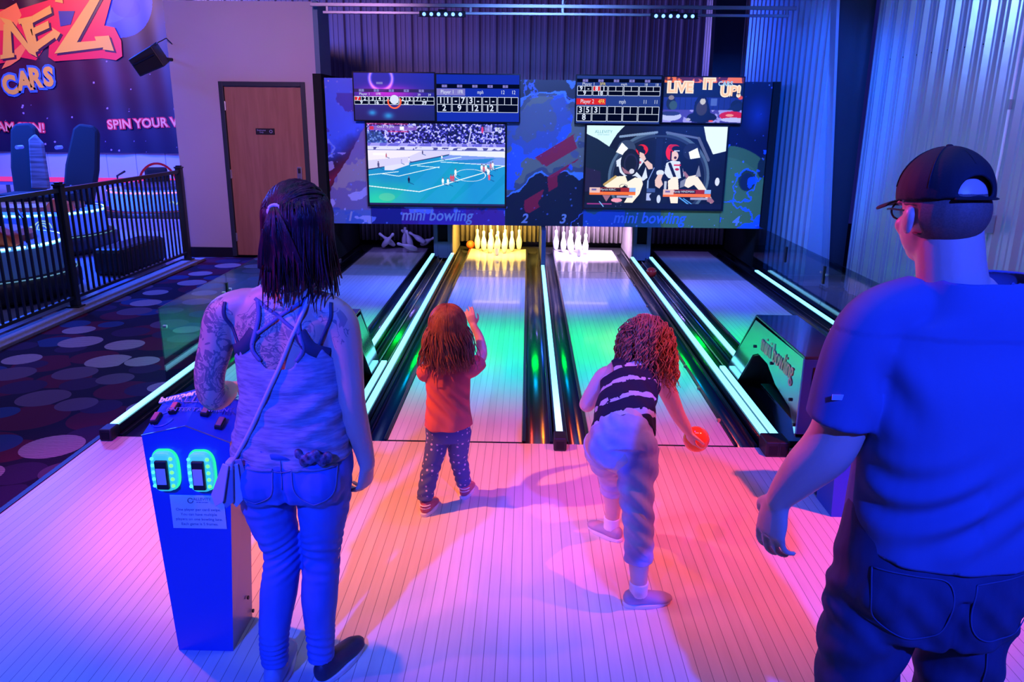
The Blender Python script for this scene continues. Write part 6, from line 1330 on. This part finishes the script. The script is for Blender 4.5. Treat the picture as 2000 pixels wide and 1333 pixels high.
loft(j, [(gx_ - .004, gy_, .345, .104, .082), (gx_ - .004, gy_ - .002, .39, .106, .084), (gx_ - .004, gy_, .44, .100, .074)], side=(1, 0, 0), n=26, caps=False)
for hx, kx, ky, ax, ay in LG: loft(j, [(gx_ + hx * 1.15, gy_, .38, .055, .066), (kx * .5 + (gx_ + hx) * .5, gy_ * .5 + ky * .5, .29, .052, .056), (kx, ky, .215, .044, .048), (ax * .6 + kx * .4, ay * .6 + ky * .4, .13, .041, .046), (ax, ay, .065, .038, .043)], side=(1, 0, 0), n=20, caps=False)
def dot_mat():
    m = mat('dotted_denim', (.07, .10, .32), .8, bump=(400, .25, .001)); nt = m.node_tree; bb = nt.nodes['Principled BSDF']; tc = N(nt, 'ShaderNodeTexCoord')
    v = N(nt, 'ShaderNodeTexVoronoi', voronoi_dimensions='3D'); v.inputs['Scale'].default_value = 42; v.inputs['Randomness'].default_value = .25; nt.links.new(tc.outputs['Object'], v.inputs['Vector'])
    mx_ = N(nt, 'ShaderNodeMix', data_type='RGBA'); nt.links.new(mth(nt, 'LESS_THAN', v.outputs['Distance'], .24), mx_.inputs['Factor']); mx_.inputs['A'].default_value = (.07, .10, .32, 1); mx_.inputs['B'].default_value = (.62, .55, .75, 1)
    nt.links.new(mx_.outputs['Result'], bb.inputs['Base Color']); return m
organic('dotted_jeans', j, .004, 4, dot_mat(), gA, disp=lambda co: .0022 * np.sin(co[:, 2] * 170 + 6 * hn(co, 16, 2)) * (gauss(co[:, 2], .2, .05) + gauss(co[:, 2], .10, .05)) + .001 * hn(co, 30, 5))
for k, (ax, ay, ya) in enumerate(((-.462, 3.335, -14), (-.292, 3.515, -10))):
    u, s = MB(), MB(); shoe(u, s, (ax, ay - .045, 0), radians(ya), .155, .031, .058)
    so, _ = organic('sneaker', u, .0035, 2, mat('pink_sneaker', (.45, .12, .20), .5) if k == 0 else bpy.data.materials['pink_sneaker'], gA); loc(s, 'sole', SOL, gA, bevel=.003)
    T = Matrix.Translation((ax, ay - .045, 0)) @ Matrix.Rotation(radians(ya), 4, 'Z')
    for q_ in (.012, .026): loc(MB().tube([T @ Vector((.030 * cos(a), .045 + .048 * sin(a), .028 + q_)) for a in np.linspace(-2.6, -.5, 10)], .003, 5), 'heel_stripe', M['white'], gA)
HRG = hair_mat('auburn_hair', (.22, .07, .05), (.34, .13, .08), .4); hc = Vector((gx_, gy_ + .012, .885))
hm = MB(); ball(hm, hc + Vector((0, -.008, .012)), (.083, .095, .092), 20); loft(hm, [(*(hc + Vector((0, -.036, -.0))), .084, .050), (*(hc + Vector((.0, -.045, -.08))), .086, .042), (*(hc + Vector((.002, -.050, -.150))), .076, .028)], side=(1, 0, 0), n=22)
organic('hair_mass', hm, .005, 3, HRG, gA, cut=lambda co: ~((co[:, 1] > hc.y + .030) & (co[:, 2] < hc.z + .05)), disp=lambda co: .0028 * np.sin(np.arctan2(co[:, 0] - hc.x, -(co[:, 1] - hc.y)) * 30 + 3 * hn(co, 14, 2)))
def pG(q_, rs, wav=.005, fl=.5):
    th, ph, ln = q_; out = []; R0 = Vector((.086, .099, .094))
    for a in np.linspace(ph, radians(95), 6): out.append(hc + Vector((R0.x * sin(a) * cos(th), R0.y * sin(a) * sin(th) - .008, R0.z * cos(a) + .012)))
    p = out[-1].copy(); n = 10; dz = (p.z - (hc.z - .175 + ln)) / n; ph0 = rs.rand() * 6.28; jx = rs.randn() * .12
    for i in range(n):
        k_ = i / n; p = p + Vector((cos(th) * dz * (fl - .9 * k_) * .5 + jx * dz + wav * cos(ph0 + i * 1.1), -dz * (.25 - .3 * k_) + wav * sin(ph0 + i * 1.1), -dz)); out.append(p.copy())
    return out
ro = [(radians(rng.uniform(-215, 35)), radians(abs(rng.normal(0, 38)) + 4), rng.uniform(-.02, .04)) for _ in range(420)]
strands('long_hair', [r_ for r_ in ro if r_[1] < 1.6], pG, .0032, HRG, gA, seed=8)

# ---------------------------------------------------------------- the bowling girl with curly hair
gB = empty('person', (.45, 2.75, 0)); tag(gB, 'curly-haired girl in striped tie-dye top leaning forward and swinging an orange ball', 'person')
b = MB()
torso = [(.378, 2.80, .575, .112, .098), (.385, 2.84, .64, .112, .098), (.405, 2.93, .705, .105, .085), (.43, 3.02, .755, .112, .082), (.448, 3.085, .790, .112, .070), (.458, 3.12, .815, .075, .050), (.465, 3.14, .83, .045, .040)]
loft(b, torso, side=(1, 0, 0), n=24)
loft(b, [(.462, 3.12, .815, .040), (.485, 3.17, .86, .036)], n=14)
loft(b, [(.52, 3.085, .785, .034), (.565, 3.09, .765, .043), (.600, 3.11, .70, .039), (.640, 3.15, .620, .034), (.665, 3.175, .570, .031), (.70, 3.20, .515, .026), (.722, 3.215, .478, .020)], n=16)
loft(b, [(.38, 3.085, .785, .034), (.335, 3.085, .770, .043), (.295, 3.075, .715, .038), (.265, 3.09, .650, .034), (.275, 3.15, .630, .030), (.31, 3.23, .645, .024), (.33, 3.27, .65, .019)], n=16)
hand(b, (.722, 3.215, .480), (.35, .15, -.95), (.85, .45, .25), 1, .72, curl=(.45, .5, .4), spread=.12, tcurl=.2)
hand(b, (.33, 3.27, .65), (.5, .85, 0), (0, 0, -1), 1, .68, curl=(.4, .4, .3))
P, Rm = head(b, (.503, 3.20, .905), radians(-14), radians(-30), .98)
loft(b, [(.43, 2.80, .60, .082), (.432, 2.77, .53, .074), (.430, 2.72, .44, .058), (.440, 2.665, .33, .052), (.443, 2.64, .20, .042), (.448, 2.635, .09, .031), (.448, 2.64, .05, .032)], n=18)
loft(b, [(.32, 2.84, .58, .082), (.335, 2.93, .48, .070), (.370, 3.06, .37, .054), (.388, 3.09, .27, .048), (.396, 3.12, .15, .036), (.397, 3.145, .07, .030)], n=18)
bodyb, bvb = organic('body', b, .0040, 5, SKG, gB); face_parts(P, .98, gB, '_b')
# tie-dye top
tb = MB()
loft(tb, [(.385, 2.835, .615, .128, .110), (.395, 2.89, .675, .120, .102), (.412, 2.955, .722, .114, .094), (.432, 3.03, .765, .121, .090), (.446, 3.085, .797, .112, .076), (.455, 3.115, .825, .070, .052)], side=(1, 0, 0), n=28, caps=False)
def tie_mat():
    m = mat('tie_dye_stripes', (.015, .012, .03), .85); nt = m.node_tree; bb = nt.nodes['Principled BSDF']; tc = N(nt, 'ShaderNodeTexCoord'); sp = N(nt, 'ShaderNodeSeparateXYZ'); nt.links.new(tc.outputs['Object'], sp.inputs[0])
    ns = N(nt, 'ShaderNodeTexNoise'); ns.inputs['Scale'].default_value = 22; ns.inputs['Detail'].default_value = 4; nt.links.new(tc.outputs['Object'], ns.inputs['Vector'])
    n2 = N(nt, 'ShaderNodeTexNoise'); n2.inputs['Scale'].default_value = 6; nt.links.new(tc.outputs['Object'], n2.inputs['Vector'])
    u_ = mth(nt, 'ADD', mth(nt, 'MULTIPLY', sp.outputs['Y'], .77), mth(nt, 'MULTIPLY', sp.outputs['Z'], .64)); u_ = mth(nt, 'ADD', u_, mth(nt, 'MULTIPLY', sp.outputs['X'], -.22))
    u_ = mth(nt, 'ADD', u_, mth(nt, 'MULTIPLY', n2.outputs[0], .045)); fr = mth(nt, 'FRACT', mth(nt, 'DIVIDE', u_, .082))
    w_ = mth(nt, 'MULTIPLY', mth(nt, 'SUBTRACT', ns.outputs[0], .40), 1.7); msk = mth(nt, 'LESS_THAN', mth(nt, 'ABSOLUTE', mth(nt, 'SUBTRACT', fr, .5)), w_)
    msk = mth(nt, 'MULTIPLY', msk, mth(nt, 'LESS_THAN', mth(nt, 'ABSOLUTE', mth(nt, 'SUBTRACT', fr, .5)), .17))
    mx_ = N(nt, 'ShaderNodeMix', data_type='RGBA'); nt.links.new(msk, mx_.inputs['Factor']); mx_.inputs['A'].default_value = (.015, .012, .03, 1); mx_.inputs['B'].default_value = (.75, .68, .72, 1)
    nt.links.new(mx_.outputs['Result'], bb.inputs['Base Color']); return m
def ctb(co):
    u_ = (co[:, 1] - 2.835) * .77 + (co[:, 2] - .615) * .64; x = np.abs(co[:, 0] - .44); return (u_ > .004) & ~((u_ > .255) & (x > .085))
organic('tie_dye_top', tb, .0045, 4, tie_mat(), gB, cut=ctb, disp=lambda co: .0035 * np.sin(co[:, 1] * 60 + co[:, 0] * 50 + 3 * hn(co, 10, 3)) + .0015 * hn(co, 30, 1))
CAP_ = mat('pale_tie_dye_capri', (.66, .60, .70), .85, noise=(9, (.45, .36, .58), 4), bump=(20, .3, .006))
j = MB()
loft(j, [(.378, 2.775, .555, .122, .118), (.380, 2.815, .610, .125, .115), (.388, 2.86, .650, .116, .102)], side=(1, 0, 0), n=28, caps=False)
ball(j, (.325, 2.765, .595), (.080, .070, .085)); ball(j, (.430, 2.765, .595), (.080, .070, .085))
loft(j, [(.432, 2.79, .58, .088), (.434, 2.76, .52, .082), (.430, 2.72, .44, .068), (.438, 2.675, .34, .060), (.442, 2.65, .25, .056), (.443, 2.645, .185, .055)], n=22, caps=False)
loft(j, [(.32, 2.84, .57, .088), (.335, 2.93, .48, .076), (.368, 3.05, .37, .061), (.384, 3.085, .29, .054), (.388, 3.10, .245, .053)], n=22, caps=False)
organic('capri_trousers', j, .0045, 4, CAP_, gB, disp=lambda co: .003 * np.sin(co[:, 2] * 105 + co[:, 0] * 60 + 5 * hn(co, 13, 2)) * (gauss(co[:, 2], .45, .09) + .6) + .0012 * hn(co, 35, 5))
SLP = mat('slip_on_canvas', (.42, .36, .46), .7); SOC = mat('white_sock', (.85, .84, .86), .8)
for k, (ax, ay, ya, pt, hz) in enumerate(((.448, 2.635, -78, 0, .0), (.397, 3.135, 42, 0, .0))):
    u, s = MB(), MB(); d_ = Vector((-sin(radians(ya)), cos(radians(ya)), 0)); heel = Vector((ax, ay, hz)) - d_ * .05
    shoe(u, s, heel, radians(ya), .185, .036, .055, pt)
    organic('slip_on_shoe', u, .0035, 2, SLP, gB); loc(s, 'sole', SOL, gB, bevel=.003)
    organic('ankle_sock', loft(MB(), [(ax, ay, .045, .036), (ax, ay, .075, .036), (ax, ay, .10, .037)], n=18, caps=False), .0035, 1, SOC, gB)
HRB = hair_mat('curly_red_hair', (.42, .13, .07), (.60, .22, .12), .45); hc = Vector((.505, 3.185, .915))
hm = MB(); ball(hm, hc, (.092, .098, .088), 18); loft(hm, [(*(hc + Vector((0, -.03, -.0))), .090, .06), (*(hc + Vector((.0, -.065, -.085))), .092, .045), (*(hc + Vector((.005, -.07, -.12))), .075, .03)], side=(1, 0, 0), n=18)
organic('hair_mass', hm, .005, 2, HRB, gB, disp=lambda co: .006 * hn(co, 70, 3), cut=lambda co: ~((co[:, 1] > hc.y + .05) & (co[:, 2] < hc.z + .03)))
def pK(q_, rs):
    th, ph, ln = q_; out = []; d0 = Vector((sin(ph) * cos(th), sin(ph) * sin(th), cos(ph))); p = hc + Vector((d0.x * .088, d0.y * .094, d0.z * .084)); ph0 = rs.rand() * 6.28; rad = .005 + rs.rand() * .005; n = 22
    v = d0 * .010; cx_ = p.copy()
    for i in range(n):
        v = v * .84 + Vector((0, -.0016, -.0026)) * 1.0; step = v.copy(); step.length = ln; cx_ = cx_ + step
        rel = cx_ - hc; e_ = sqrt((rel.x / .096) ** 2 + (rel.y / .102) ** 2 + (rel.z / .092) ** 2)
        if e_ < 1: cx_ = hc + rel / e_
        a = ph0 + i * .95; t = step.normalized(); s1 = t.cross(Vector((.3, .8, .5))).normalized(); s2 = t.cross(s1); out.append(cx_ + s1 * cos(a) * rad + s2 * sin(a) * rad)
    return out
ro = [(radians(rng.uniform(-200, 20)), radians(rng.uniform(3, 115)), rng.uniform(.006, .0105)) for _ in range(330)]
strands('curls', ro, pK, .0034, HRB, gB, seed=12, k=5)
loc(MB().tube([hc + Vector((.075 * sin(a), .02, .088 * cos(a))) for a in np.linspace(-1.3, 1.3, 16)], .005, 6), 'hair_band', mat('orange_band', (.8, .25, .05), .5), gB)
tag(MB().lathe([(.058 * sin(a), -.058 * cos(a)) for a in np.linspace(.001, pi - .001, 22)], 30, (.770, 3.262, .425)).build('bowling_ball', M['orangeball'], smooth=True), 'orange ball in the swinging right hand of the curly-haired girl', 'ball')
